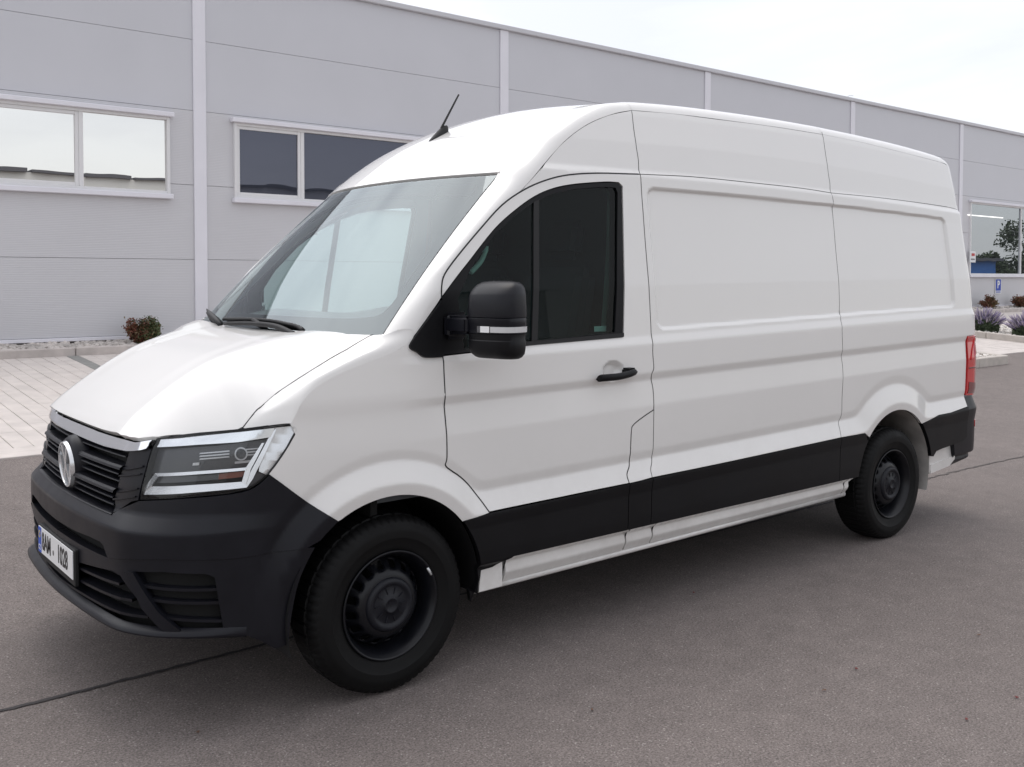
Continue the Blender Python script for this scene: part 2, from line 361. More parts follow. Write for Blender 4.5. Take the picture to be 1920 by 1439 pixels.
def mirror_obj(ob):
    me = ob.data.copy(); me.flip_normals()
    for v in me.vertices: v.co.y = -v.co.y
    o = bpy.data.objects.new(ob.name.split('.')[0], me); return link(o, ob.parent)
def ribbon(name, pts, w, surf, off, m, parent, mirror=True, **k):
    P = np.array(pts); d = np.gradient(P, axis=0); l = np.stack([-d[:, 1], d[:, 0]], 1); l /= np.linalg.norm(l, axis=1, keepdims=True)
    A = surf(*(P+l*w).T, off=off, **k); B = surf(*(P-l*w).T, off=off, **k); n = len(P)
    V = np.vstack([A, B]); F = [(i, n+i, n+i+1, i+1) for i in range(n-1)]
    o = mesh_obj(name, V, F, m, parent)
    if mirror: mirror_obj(o)
    return o

# ------------------------------------------------------------ ground height
SL, Y0 = .068, 1.0
def gz(y): return SL*max(0, y-Y0)
def slope(q):
    d = ray(q); t = (SL*(CAM[1]-Y0)-CAM[2])/(d[2]-SL*d[1]); return CAM+t*d

# ------------------------------------------------------------ ground
def asphalt_mat():
    m = bpy.data.materials.new('asphalt'); m.use_nodes = True; t = m.node_tree; b = t.nodes['Principled BSDF']; c = N(t, 'ShaderNodeTexCoord')
    def noise(s, d, r=.6, dist=0.):
        n = N(t, 'ShaderNodeTexNoise', inp={'Scale': s, 'Detail': d, 'Roughness': r, 'Distortion': dist}); t.links.new(c.outputs['Object'], n.inputs['Vector']); return n
    fine, mid, big = noise(120, 4, .75), noise(7, 5), noise(.35, 4, .55, .3)
    v = N(t, 'ShaderNodeTexVoronoi', inp={'Scale': 190.}); t.links.new(c.outputs['Object'], v.inputs['Vector'])
    r1 = N(t, 'ShaderNodeValToRGB'); r1.color_ramp.elements[0].position = .34; r1.color_ramp.elements[0].color = (.084, .072, .068, 1)
    r1.color_ramp.elements[1].position = .66; r1.color_ramp.elements[1].color = (.252, .217, .203, 1); t.links.new(fine.outputs['Fac'], r1.inputs[0])
    vs = N(t, 'ShaderNodeSeparateColor'); t.links.new(v.outputs['Color'], vs.inputs[0])
    r2 = N(t, 'ShaderNodeMapRange', inp={'From Min': 0, 'From Max': 1, 'To Min': .80, 'To Max': 1.20}); t.links.new(vs.outputs[0], r2.inputs['Value'])
    sp = N(t, 'ShaderNodeMapRange', inp={'From Min': .985, 'From Max': .99, 'To Min': 0, 'To Max': 1}); t.links.new(vs.outputs[1], sp.inputs['Value'])
    x1 = N(t, 'ShaderNodeMix', data_type='RGBA', blend_type='MULTIPLY', inp={0: 1.}); t.links.new(r1.outputs[0], x1.inputs[6]); t.links.new(r2.outputs[0], x1.inputs[7])
    x2 = N(t, 'ShaderNodeMix', data_type='RGBA', inp={7: (.32, .29, .275, 1)}); t.links.new(sp.outputs[0], x2.inputs[0]); t.links.new(x1.outputs[2], x2.inputs[6])
    r3 = N(t, 'ShaderNodeMapRange', inp={'From Min': .3, 'From Max': .7, 'To Min': .90, 'To Max': 1.10}); t.links.new(mid.outputs['Fac'], r3.inputs['Value'])
    r4 = N(t, 'ShaderNodeMapRange', inp={'From Min': .3, 'From Max': .7, 'To Min': .87, 'To Max': 1.12}); t.links.new(big.outputs['Fac'], r4.inputs['Value'])
    mu = N(t, 'ShaderNodeMath', operation='MULTIPLY'); t.links.new(r3.outputs[0], mu.inputs[0]); t.links.new(r4.outputs[0], mu.inputs[1])
    x3 = N(t, 'ShaderNodeMix', data_type='RGBA', blend_type='MULTIPLY', inp={0: 1.}); t.links.new(x2.outputs[2], x3.inputs[6]); t.links.new(mu.outputs[0], x3.inputs[7])
    t.links.new(x3.outputs[2], b.inputs['Base Color']); b.inputs['Roughness'].default_value = .85; b.inputs['Specular IOR Level'].default_value = .35
    bp = N(t, 'ShaderNodeBump', inp={'Strength': .55, 'Distance': .004}); t.links.new(fine.outputs['Fac'], bp.inputs['Height']); t.links.new(bp.outputs[0], b.inputs['Normal'])
    return m
M['asphalt'] = asphalt_mat()
M['joint'] = mat('bitumen_joint', (.035, .031, .032), .75, noise=(40, .4, 5), bump=(90, .5, .004))
M['crack'] = mat('old_crack', (.085, .075, .071), .85, noise=(40, .4, 5), bump=(90, .5, .004))
M['paver'] = mat('concrete_paver', (.57, .525, .495), .85, noise=(5, .10, 6), bump=(160, .25, .002))
M['pavergap'] = mat('paver_joint_sand', (.42, .385, .355), .95, noise=(30, .3, 4))
M['darkpaver'] = mat('grey_paver', (.25, .25, .24), .85, noise=(12, .12, 5), bump=(160, .25, .002))
M['kerb'] = mat('kerb_concrete', (.49, .445, .42), .85, noise=(6, .14, 6), bump=(120, .3, .003))
M['kerblight'] = mat('pale_kerb_concrete', (.50, .46, .42), .85, noise=(6, .12, 6), bump=(120, .3, .003))
M['stone'] = mat('pale_stone', (.52, .48, .45), .8, noise=(3, .35, 5), bump=(60, .4, .004))
M['plinth'] = mat('dark_plinth', (.13, .115, .11), .8, noise=(6, .15, 5))
def wall_mat(name, col, rib):
    m = mat(name, col, .42, noise=(.7, .025, 5)); t = m.node_tree; b = t.nodes['Principled BSDF']
    if rib:
        c = N(t, 'ShaderNodeTexCoord'); s = N(t, 'ShaderNodeSeparateXYZ'); t.links.new(c.outputs['Object'], s.inputs[0])
        mu = N(t, 'ShaderNodeMath', operation='MULTIPLY', inp={1: 2*math.pi/.0245}); t.links.new(s.outputs['Z'], mu.inputs[0])
        sn = N(t, 'ShaderNodeMath', operation='SINE'); t.links.new(mu.outputs[0], sn.inputs[0])
        bp = N(t, 'ShaderNodeBump', inp={'Strength': .35, 'Distance': .0014}); t.links.new(sn.outputs[0], bp.inputs['Height']); t.links.new(bp.outputs[0], b.inputs['Normal'])
    return m
M['wallsmooth'] = wall_mat('grey_sandwich_panel', (.585, .587, .622), False)
M['wallrib'] = wall_mat('grey_ribbed_panel', (.588, .584, .606), True)
M['strip'] = mat('pale_cover_strip', (.76, .75, .80), .4, noise=(2, .03, 4))
M['frame'] = mat('window_frame_paint', (.74, .735, .74), .4)
M['fascia'] = mat('grey_fascia', (.58, .58, .61), .42)
M['shadowgap'] = mat('joint_seal', (.16, .16, .17), .7)
def pane_mat(name, body, fac, tint):
    m = bpy.data.materials.new(name); m.use_nodes = True; t = m.node_tree; t.nodes.clear()
    o = N(t, 'ShaderNodeOutputMaterial'); d = N(t, 'ShaderNodeBsdfDiffuse'); gl = N(t, 'ShaderNodeBsdfGlossy'); mx = N(t, 'ShaderNodeMixShader')
    d.inputs[0].default_value = (*body, 1); gl.inputs[0].default_value = (*tint, 1); gl.inputs['Roughness'].default_value = 0; mx.inputs[0].default_value = fac
    c = N(t, 'ShaderNodeTexCoord'); n = N(t, 'ShaderNodeTexNoise', inp={'Scale': 1.4, 'Detail': 1}); t.links.new(c.outputs['Object'], n.inputs['Vector'])
    bp = N(t, 'ShaderNodeBump', inp={'Strength': .25, 'Distance': .004}); t.links.new(n.outputs['Fac'], bp.inputs['Height']); t.links.new(bp.outputs[0], gl.inputs['Normal'])
    t.links.new(d.outputs[0], mx.inputs[1]); t.links.new(gl.outputs[0], mx.inputs[2]); t.links.new(mx.outputs[0], o.inputs[0]); return m
M['paneclear'] = pane_mat('mirror_pane', (.05, .055, .06), .88, (.90, .89, .87))
M['panedark'] = pane_mat('tinted_pane', (.03, .034, .045), .125, (.66, .68, .84))
M['panefar'] = pane_mat('far_pane', (.05, .055, .06), .62, (.62, .66, .70))

# one ground sheet following the gentle rise towards the building
ys = [-400, -60, -20, -8, -4, -2, -1, 0, .6, 1.0, 1.4, 2, 3, 4, 6, 8, 10, 12, 14, 60, 400]; xs = [-400, -60, -20, -8, -4, -2, 0, 2, 4, 8, 16, 32, 60, 120, 400]
def gsm(y): return gz(min(y, 12)) if abs(y-1) > .41 else SL*(y-.6)**2/1.6
V = [(x, y, gsm(y)) for y in ys for x in xs]; n = len(xs); F = [(j*n+i, j*n+i+1, (j+1)*n+i+1, (j+1)*n+i) for j in range(len(ys)-1) for i in range(n-1)]
mesh_obj('ground', V, F, M['asphalt'], kind='structure')
# bitumen joint along the road, slightly ragged
def strip_mesh(name, pts, wf, m, z=.004, **k):
    V = []; F = []
    for i, (x, y) in enumerate(pts):
        a, b = wf(i); V += [(x, y+a, gsm(y)+z), (x, y-b, gsm(y)+z)]
        if i: j = 2*i; F.append((j-2, j-1, j+1, j))
    return mesh_obj(name, V, F, m, **k)
jp = [(x, -.175+.006*math.sin(x*1.7)+random.uniform(-.003, .003)) for x in np.arange(-9, 4.3, .025)]
strip_mesh('road_joint', jp, lambda i: (random.uniform(.008, .014), random.uniform(.008, .014)), M['joint'], kind='structure')
jp = [(x, -.18-.012*(x-4.3)+.02*math.sin(x*2.3)+random.uniform(-.01, .01)) for x in np.arange(4.3, 16, .05)]
strip_mesh('road_joint', jp, lambda i: (random.uniform(.004, .016), random.uniform(.004, .016)), M['crack'], kind='structure')
for dyy in (.05, .10, .15):
    jp = [(x, -.14+dyy+.02*math.sin(x*3+dyy*40)+random.uniform(-.006, .006)) for x in np.arange(4.4, 5.6+dyy*4, .04)]
    strip_mesh('road_joint', jp, lambda i: (.004, .004), M['crack'], kind='structure')
# small fallen petals on the road
for q, c in [((1300, 1113), 0), ((1605, 1256), 0), ((1545, 1297), 1), ((1110, 1333), 1), ((1812, 1351), 0), ((1835, 1193), 1), ((372, 1375), 1), ((1905, 1310), 0)]:
    d = ray(q); P = CAM+d*(-CAM[2]/d[2]); a = random.uniform(0, 3)
    v = [(P[0]+.013*math.cos(a+k*1.05)*(1 if k % 3 == 0 else .35), P[1]+.013*math.sin(a+k*1.05)*(1 if k % 3 == 0 else .35), .003+.006*(k % 2)) for k in range(6)]
    mm_ = M.setdefault('petal%d' % c, mat('petal_%s' % ('red', 'brown')[c], ((.16, .03, .03), (.14, .075, .05))[c], .7))
    where = {(1300, 1113): 'at the edge of the shadow under the van', (1605, 1256): 'on open asphalt right of centre', (1545, 1297): 'on asphalt just below another petal', (1110, 1333): 'near the bottom centre of the road', (1812, 1351): 'near the bottom right corner', (1835, 1193): 'far right above the bottom corner', (372, 1375): 'at the bottom left of the road', (1905, 1310): 'at the right edge of the picture'}[q]
    mesh_obj('fallen_petal', v, [tuple(range(6))], mm_, label='tiny %s dry petal lying %s' % (('red', 'brown')[c], where), cat='petal', group='dry petals scattered on the asphalt')

# paved bays in front of the building
YP0, YP1, YW = 4.17, 9.56, 10.62
WB = [aty((px, 250), YW)[0] for px in (372, 938.5, 1328, 1599, 1799.5)]
bay = (WB[4]-WB[0])/4
def slab(name, x0, x1, y0, y1, m, zt, parent, th=.06, jitter=0., **k):
    z0 = gz(y0)+zt; z1 = gz(y1)+zt; r = random.uniform(-jitter, jitter); b = .004
    V = [(x0, y0, z0-th), (x1, y0, z0-th), (x1, y1, z1-th), (x0, y1, z1-th), (x0, y0, z0-b+r), (x1, y0, z0-b+r), (x1, y1, z1-b+r), (x0, y1, z1-b+r),
         (x0+b, y0+b, z0+r), (x1-b, y0+b, z0+r), (x1-b, y1-b, z1+r), (x0+b, y1-b, z1+r)]
    F = [(0, 1, 5, 4), (1, 2, 6, 5), (2, 3, 7, 6), (3, 0, 4, 7), (4, 5, 9, 8), (5, 6, 10, 9), (6, 7, 11, 10), (7, 4, 8, 11), (8, 9, 10, 11)]
    return mesh_obj(name, V, F, m, parent, smooth=False, **k)
pav = mesh_obj('paving', [(x, y, gz(y)+.004) for y in (YP0, YP1) for x in (-14, 60)], [(0, 1, 3, 2)], M['pavergap'], kind='structure')
cnt = 0; w = .155; x = -1.62
stuffV = []; stuffF = []
def addslab(x0, x1, y0, y1, zt=.014):
    o = len(stuffV); j = random.uniform(-.0015, .0015)
    for (a, b) in ((x0+.004, y0+.002), (x1-.004, y0+.002), (x1-.004, y1-.002), (x0+.004, y1-.002)): stuffV.append((a, b, gz(b)+zt+j))
    for (a, b) in ((x0, y0), (x1, y0), (x1, y1), (x0, y1)): stuffV.append((a, b, gz(b)+.0))
    stuffF.append((o, o+1, o+2, o+3)); stuffF.extend([(o+4+i, o+4+(i+1) % 4, o+(i+1) % 4, o+i) for i in range(4)])
i = 0; xx = -12.0
while xx < 58:
    y = YP0+.32+random.uniform(0, .3); near = -1.8 < xx < 2.6
    dark = abs(xx+.078-1.62) < .08 or (abs(xx+.078-6.62) < .08) or (abs(xx+.078-11.62) < .08)
    yy = [YP0+.30]
    while yy[-1] < YP1: yy.append(min(YP1, yy[-1]+random.choice((.62, .62, .93))))
    for a, b in zip(yy[:-1], yy[1:]):
        if b-a < .05: continue
        if near and cnt < 300:
            cnt += 1; slab('paver', xx+.0025, xx+w-.0025, a+.001, b-.001, M['darkpaver'] if dark else M['paver'], .014, pav, th=.012, jitter=.002)
        else: addslab(xx+.0025, xx+w-.0025, a+.001, b-.001)
    xx += w
mesh_obj('paver_field', stuffV, stuffF, M['paver'], pav, smooth=False, kind='stuff')
k_ = -12.0
while k_ < 30:
    slab('edging_stone', k_+.004, k_+.996, YP0, YP0+.15, M['paver'], .016, pav, th=.03, jitter=.001)
    slab('edging_stone', k_+.504, k_+1.496, YP0+.152, YP0+.298, M['paver'], .015, pav, th=.03, jitter=.001); k_ += 1.0
# kerbs
def kerb_line(x0, y0, x1, y1, m, zb, h=.14, wdt=.10, seg=1.0, parent=None):
    L = math.hypot(x1-x0, y1-y0); n = max(1, round(L/seg)); a = math.atan2(y1-y0, x1-x0)
    for i in range(n):
        s0 = L*i/n+.004; s1 = L*(i+1)/n-.004; bm = bmesh.new()
        yc = y0+(y1-y0)*(i+.5)/n; zz = zb(yc)
        vs = box(bm, s0, s1, 0, wdt, -.06, h, bev=.012)
        sh = (y1-y0)/L*SL
        for v in bm.verts: v.co.z += (v.co.x-(s0+s1)/2)*sh
        bmesh.ops.transform(bm, matrix=Matrix.Translation((x0, y0, zz))@Matrix.Rotation(a, 4, 'Z'), verts=bm.verts)
        bm_obj('kerb_stone', bm, m, parent)
kb = empty('kerb', (0, YP1, gz(YP1))); kb['kind'] = 'structure'
kerb_line(-10.4, YP1-.0-YP1, 30.6, YP1-YP1, M['kerb'], lambda y: .0, parent=kb, h=.125)
# bed of loose stones along the wall
bed = mesh_obj('gravel_bed', [(x, y, gz(y)+.045) for y in (YP1+.1, YW+.02) for x in (-14, 60)], [(0, 1, 3, 2)], M['pavergap'], kind='structure')
def rocks(name, pts, s0, s1, m, seed=3):
    rr = random.Random(seed); V = []; F = []
    base = bmesh.new(); bmesh.ops.create_icosphere(base, subdivisions=1, radius=1); bv = [v.co.copy() for v in base.verts]; bf = [tuple(v.index for v in f.verts) for f in base.faces]; base.free()
    for (x, y, z) in pts:
        s = rr.uniform(s0, s1); R = Matrix.Rotation(rr.uniform(0, 6.3), 3, 'Z')@Matrix.Rotation(rr.uniform(-.5, .5), 3, 'X'); o = len(V); sx, sy, sz = rr.uniform(.8, 1.4), rr.uniform(.7, 1.1), rr.uniform(.5, .85)
        for c in bv:
            k = rr.uniform(.8, 1.15); q = R@Vector((c.x*s*sx*k, c.y*s*sy*k, c.z*s*sz*k)); V.append((x+q.x, y+q.y, z+q.z))
        F += [tuple(o+i for i in f) for f in bf]
    return mesh_obj(name, V, F, m, smooth=False, kind='stuff')
pts = []
for i in range(2600):
    y = random.uniform(YP1+.12, YW-.02); x = random.uniform(-1.5, 6.5); pts.append((x, y, gz(y)+.035+random.uniform(0, .03)))
for i in range(2400):
    y = random.uniform(YP1+.12, YW-.02); x = random.uniform(19, 40); pts.append((x, y, gz(y)+.05+random.uniform(0, .03)))
st = rocks('loose_stones', pts, .028, .058, M['stone']); st['label'] = 'pale rounded stones filling the bed along the wall'; st['category'] = 'stones'
# right-hand islands
def island(x0, x1, y0, y1, name, lab):
    r = empty(name, (x0, y0, gz(y0)), label=lab, cat='kerbed island')
    V = [(x-x0, y-y0, gz(y)-gz(y0)+.10) for y in (y0, y1) for x in (x0, x1)]
    kf = lambda y: gz(y+y0)-gz(y0)
    kerb_line(0, 0, x1-x0, 0, M['kerblight'], kf, h=.15, wdt=.12, parent=r); kerb_line(x1-x0, 0, x1-x0, y1-y0, M['kerblight'], kf, h=.15, wdt=.12, parent=r)
    kerb_line(0, y1-y0, 0, 0, M['kerblight'], kf, h=.15, wdt=.12, parent=r)
    mesh_obj('gravel_fill', V, [(0, 1, 3, 2)], M['stone'], r)
    return r
island(9.9, 15.15, 3.45, 5.3, 'kerbed_island', 'low kerbed gravel island with pale kerb stones behind the tail lamp')
L0 = slope((1800, 626)); L1 = slope((1920, 646))
bedx = 19.2
isl = island(bedx, bedx+2.6, 3.6, 7.9, 'lavender_bed', 'pale kerbed bed of white gravel planted with lavender')
rp = [(random.uniform(bedx+.1, bedx+2.5), y, gz(y)+.115+random.uniform(0, .02)) for y in [random.uniform(3.7, 7.8) for _ in range(1500)]]
rp += [(random.uniform(10.05, 15.05), y, gz(y)+.115+random.uniform(0, .02)) for y in [random.uniform(3.55, 5.2) for _ in range(1400)]]
M['whitestone'] = mat('white_gravel', (.66, .63, .59), .8, noise=(3, .25, 5))
st = rocks('white_gravel', rp, .02, .04, M['whitestone'], 5); st['label'] = 'white gravel chips filling the kerbed islands'; st['category'] = 'gravel'

# ------------------------------------------------------------ plants
def leafmat(n, c, v=.35):
    m = mat(n, c, .6, noise=(4, v, 3)); m.node_tree.nodes['Principled BSDF'].inputs['Subsurface Weight'].default_value = 0; return m
M['leafgreen'] = leafmat('shrub_green', (.075, .095, .035)); M['leafred'] = leafmat('shrub_red', (.17, .060, .035)); M['leafolive'] = leafmat('shrub_olive', (.14, .10, .045))
M['lavgreen'] = leafmat('lavender_green', (.075, .105, .055)); M['lavflower'] = leafmat('lavender_violet', (.24, .20, .33)); M['lavpale'] = leafmat('lavender_pale', (.42, .37, .43)); M['twig'] = mat('twig', (.09, .06, .04), .8)
def leaves(n, fpos, size, seed, elong=1.8):
    rr = random.Random(seed); V = []; F = []
    for i in range(n):
        p = fpos(rr)
        if p is None: continue
        s = size*rr.uniform(.6, 1.3); d = Vector((rr.gauss(0, 1), rr.gauss(0, 1), rr.gauss(.5, .8))).normalized(); a = d.orthogonal().normalized(); a.rotate(Matrix.Rotation(rr.uniform(0, 6.28), 3, d))
        o = len(V); P = Vector(p)
        V += [tuple(P-d*s*elong*.5), tuple(P+a*s*.4), tuple(P+d*s*elong*.5), tuple(P-a*s*.4+d.cross(a)*s*.15)]; F.append((o, o+1, o+2, o+3))
    return V, F
def shrub(name, x, y, zb, wx, h, label, seed, big=False):
    r = empty(name, (x, y, zb), label=label, cat='shrub', group='brown and green shrubs along the warehouse wall')
    nb = 30 if big else 14; rr = random.Random(seed); tips = []
    V = []; F = []
    for i in range(nb):
        a = rr.uniform(0, 6.28); rad = wx*.5*math.sqrt(rr.uniform(.05, 1)); e = Vector((rad*math.cos(a), rad*math.sin(a)*.8, h*rr.uniform(.55, 1.05)*(1-.25*(rad/(wx*.5))**2)))
        tips.append(e); v, f = tube([(0, 0, 0), tuple(e*.5+Vector((rr.uniform(-.02, .02), 0, 0))), tuple(e)], [.009, .006, .002], 4); o = len(V); V += v; F += [tuple(o+k for k in q) for q in f]
    mesh_obj('branch', V, F, M['twig'], r)
    def mk(side):
        def f(rr):
            t = tips[rr.randrange(len(tips))]
            k = rr.uniform(.2, 1.02); p = t*k+Vector((rr.gauss(0, .05), rr.gauss(0, .05), rr.gauss(0, .04)))*(wx/.8)
            if p.z < .02: return None
            g = p.x/(wx*.5)+rr.gauss(0, .35)
            return tuple(p) if ((g < -.1) == (side == 0)) else None
        return f
    n = 8500 if big else 3600
    mesh_obj('foliage', *leaves(n, mk(0), .023 if big else .034, seed+1), M['leafred'], r, label='reddish brown foliage')
    mesh_obj('foliage', *leaves(n, mk(1), .023 if big else .034, seed+2), M['leafgreen'] if big else M['leafolive'], r, label='green foliage')
    mesh_obj('foliage', *leaves(n//2, lambda q: mk(q.randrange(2))(q), .023 if big else .034, seed+3), M['leafolive'], r, label='olive foliage')
    return r
sx = aty((267, 620), 10.15)
shrub('shrub', sx[0], 10.15, gz(10.15)+.045, .46, .40, 'red and green bushy shrub at the foot of the wall beyond the bonnet', 11, True)
for i, (px, lb) in enumerate(((1856, 'small brown rounded shrub under the blue parking sign'), (1915, 'small brown shrub cut by the right edge of the picture'))):
    a = aty((px, 575), 10.15); shrub('shrub', a[0], 10.15, gz(10.15)+.09, .62 if i == 0 else .72, .36, lb, 40+i*7)
def lavender(x, y, zb, rad, h, label, seed):
    r = empty('lavender', (x, y, zb), label=label, cat='lavender', group='lavender plants in the gravel bed'); rr = random.Random(seed)
    SV = []; SF = []; FV = [[], []]; FF = [[], []]
    for i in range(330):
        a = rr.uniform(0, 6.28); el = math.acos(rr.uniform(.18, 1)); d = Vector((math.sin(el)*math.cos(a), math.sin(el)*math.sin(a), math.cos(el)))
        L = h*rr.uniform(.7, 1.05); e = Vector((d.x*rad*1.15*L/h, d.y*rad*1.15*L/h, (.35+.65*d.z)*L)); m_ = e*.55
        v, f = tube([(0, 0, 0), tuple(m_), tuple(e)], .0035, 3, False); o = len(SV); SV += v; SF += [tuple(o+k for k in q) for q in f]
        u = (e-m_).normalized(); w = rr.randrange(2)
        v, f = tube([tuple(e-u*.03), tuple(e+u*.01), tuple(e+u*.06), tuple(e+u*.10)], [.006, .012, .010, .003], 4); o = len(FV[w]); FV[w] += v; FF[w] += [tuple(o+k for k in q) for q in f]
    mesh_obj('stems', SV, SF, M['lavgreen'], r)
    mesh_obj('flowers', FV[0], FF[0], M['lavflower'], r); mesh_obj('flowers', FV[1], FF[1], M['lavpale'], r, label='pale faded flower spikes')
    def fp(q):
        a = q.uniform(0, 6.28); rr_ = rad*.85*math.sqrt(q.random()); return (rr_*math.cos(a), rr_*math.sin(a), q.uniform(.02, .62)*h*(1-.45*(rr_/rad)**2))
    mesh_obj('foliage', *leaves(3800, fp, .022, seed+1, 3.5), M['lavgreen'], r)
P = slope((1843, 624)); lx = bedx+.62
a = CAM+ray((1845, 600))*((lx-CAM[0])/ray((1845, 600))[0])
lavender(lx, a[1], gz(a[1])+.1, .36, .46, 'lavender bush with violet flowers behind the tail of the van', 61)
a = CAM+ray((1925, 610))*((lx-CAM[0])/ray((1925, 610))[0])
lavender(lx, a[1], gz(a[1])+.1, .33, .47, 'lavender bush cut off by the right edge of the picture', 71)

# ------------------------------------------------------------ warehouse
zt_ = aty((945, 50), YW)[2]; zfas = aty((945, 59), YW)[2]
zj = [aty((365, y), YW)[2] for y in (76.5, 209, 348, 487)]; ph = (zj[0]-zj[3])/3; zb = aty((100, 634), YW)[2]
wh = empty('warehouse', (0, YW, gz(YW)), label='long grey metal-clad warehouse with pale column strips behind the van', cat='building')
def whp(name, a, m, **k):
    bev = k.pop('bev', 0); a = list(a); a[2] -= YW; a[3] -= YW; a[4] -= gz(YW); a[5] -= gz(YW)
    return boxo(name, a, m, wh, bev=bev, **k)
levels = [zb, zj[3], zj[2], zj[1], zj[0], zfas-.0]
cols = [WB[0]-bay*k for k in (3, 2, 1)]+[WB[0]+bay*k for k in range(0, 9)]
def aw(px, py): return aty((px, py), YW)
wins = []   # x0,x1,z0,z1
a = aw(318, 355); b = aw(0, 195); wins.append([a[0]-3.6, a[0]-.02, aw(150, 356)[2], aw(318, 222)[2]])
a = aw(436, 370); wins.append([a[0], a[0]+3.6, aw(436, 372)[2], aw(436, 231)[2]])
a = aw(1813, 515); wins.append([a[0], a[0]+3.15*1.7, aw(1860, 516)[2], aw(1860, 384)[2]])
whp('wall_core', (-12, 62, YW+.012, YW+.20, gz(YW)+.1, zt_-.02), M['shadowgap'])
for ci in range(len(cols)-1):
    x0, x1 = cols[ci]+.004, cols[ci+1]-.004
    for li in range(5):
        z0, z1 = levels[li]+.003, levels[li+1]-.003; m = M['wallrib'] if li < 3 else M['wallsmooth']
        segs = [(x0, x1, z0, z1)]
        for (a0, a1, b0, b1) in wins:
            new = []
            for (p, q, r, s) in segs:
                if a0 < q and a1 > p and b0 < s and b1 > r:
                    if p < a0: new.append((p, a0, r, s))
                    if q > a1: new.append((a1, q, r, s))
                    if r < b0: new.append((max(p, a0), min(q, a1), r, b0))
                    if s > b1: new.append((max(p, a0), min(q, a1), b1, s))
                else: new.append((p, q, r, s))
            segs = new
        for (p, q, r, s) in segs:
            bm = bmesh.new(); box(bm, p, q, -.045, .0, r-gz(YW), s-gz(YW)); bm_obj('wall_panel', bm, m, wh)
for x in cols: whp('column_strip', (x-.10, x+.10, YW-.075, YW-.046, zb-.01, zfas-.002), M['strip'], bev=.008)
whp('roof_fascia', (-12, 62, YW-.115, YW+.3, zfas, zt_), M['fascia'], bev=.01)
whp('drip_flashing', (-12, 62, YW-.075, YW-.0, zb-.055, zb-.003), M['strip'], bev=.006)
whp('plinth', (-12, 62, YW-.03, YW+.01, gz(YW)-.1, zb-.056), M['plinth'])
bmr = bmesh.new(); box(bmr, -12, 62, .3, 22, zt_-gz(YW)-.25, zt_-gz(YW)-.1); bm_obj('roof', bmr, M['fascia'], wh)
bmr = bmesh.new(); box(bmr, -12, 62, 21.8, 22, -.5, zt_-gz(YW)-.26); box(bmr, -12, -11.8, .2, 21.8, -.5, zt_-gz(YW)-.26); box(bmr, 61.8, 62, .2, 21.8, -.5, zt_-gz(YW)-.26); bm_obj('back_wall', bmr, M['wallsmooth'], wh)
def window(x0, x1, z0, z1, mull, pm, lamp=False):
    g = gz(YW); z0 -= g; z1 -= g; f = .045
    bm = bmesh.new()
    box(bm, x0, x0+f, -.10, -.02, z0, z1, bev=.004); box(bm, x1-f, x1, -.10, -.02, z0, z1, bev=.004)
    box(bm, x0+f, x1-f, -.095, -.02, z0, z0+f, bev=.004); box(bm, x0+f, x1-f, -.095, -.02, z1-f, z1, bev=.004)
    fr = bm_obj('window', bm, M['frame'], wh)
    boxo('lintel', (x0-.05, x1+.05, -.16, -.046, z1, z1+.07), M['strip'], fr, bev=.008)
    boxo('sill', (x0-.03, x1+.03, -.15, -.046, z0-.075, z0-.001), M['strip'], fr, bev=.008)
    edges = [x0+f]+mull+[x1-f]
    for i in range(len(edges)-1):
        a, b = edges[i]+(.03 if i else .0), edges[i+1]-(.03 if i < len(edges)-2 else 0)
        if i: boxo('mullion', (edges[i]-.03, edges[i]+.03, -.085, -.02, z0+f, z1-f), M['frame'], fr, bev=.004)
        sash = not lamp and (i % 2 == (1 if pm is M['paneclear'] else 0))
        zA, zB = z0+f, z1-f
        if sash:
            bm = bmesh.new(); s = .05
            box(bm, a, a+s, -.075, -.02, zA, zB, bev=.004); box(bm, b-s, b, -.075, -.02, zA, zB, bev=.004); box(bm, a+s, b-s, -.072, -.02, zA, zA+s, bev=.004); box(bm, a+s, b-s, -.072, -.02, zB-s, zB, bev=.004)
            bm_obj('sash', bm, M['frame'], fr); a += s; b -= s; zA += s; zB -= s
        mesh_obj('pane', [(a, -.045, zA), (b, -.045, zA), (b, -.045, zB), (a, -.045, zB)], [(0, 1, 2, 3)], pm, fr, smooth=False)
    return fr
w0 = wins[0]; window(*w0, [aw(-190, 300)[0], aw(149, 280)[0]], M['paneclear'])
w1 = wins[1]; window(*w1, [aw(563, 280)[0], aw(700, 280)[0]+.9], M['panedark'])
w2 = wins[2]; fw = window(*w2, [aw(1910, 450)[0]], M['panefar'], True)
# ceiling lamp tube seen in the far window, notice and parking sign
M['tube'] = mat('lit_tube', (1, 1, 1), .5); bb = M['tube'].node_tree.nodes['Principled BSDF']; bb.inputs['Emission Color'].default_value = (1, .98, .93, 1); bb.inputs['Emission Strength'].default_value = 1.0
l0, l1 = aw(1811, 403.5), aw(1877, 402.3)
boxo('lamp_tube', (l0[0], l1[0], -.07, -.052, l0[2]-gz(YW)-.012, l0[2]-gz(YW)+.012), M['tube'], fw)
def sign(name, px, py, w, h, mats, parts, label, cat_, yoff=-.062):
    c = aw(px, py); r = empty(name, (c[0], YW+yoff, c[2]), label=label, cat=cat_)
    boxo('board', (-w/2, w/2, -.004, .004, -h/2, h/2), mats[0], r)
    for i, (a, m) in enumerate(parts): boxo('marking', (a[0], a[1], -.0075-.001*i, -.0045, a[2], a[3]), m, r)
    return r
sc_ = 11.0
d0 = aw(1861, 540); d1 = aw(1875, 540); wS = abs(d1[0]-d0[0])*.8; hS = abs(aw(1868, 523)[2]-aw(1868, 551)[2])
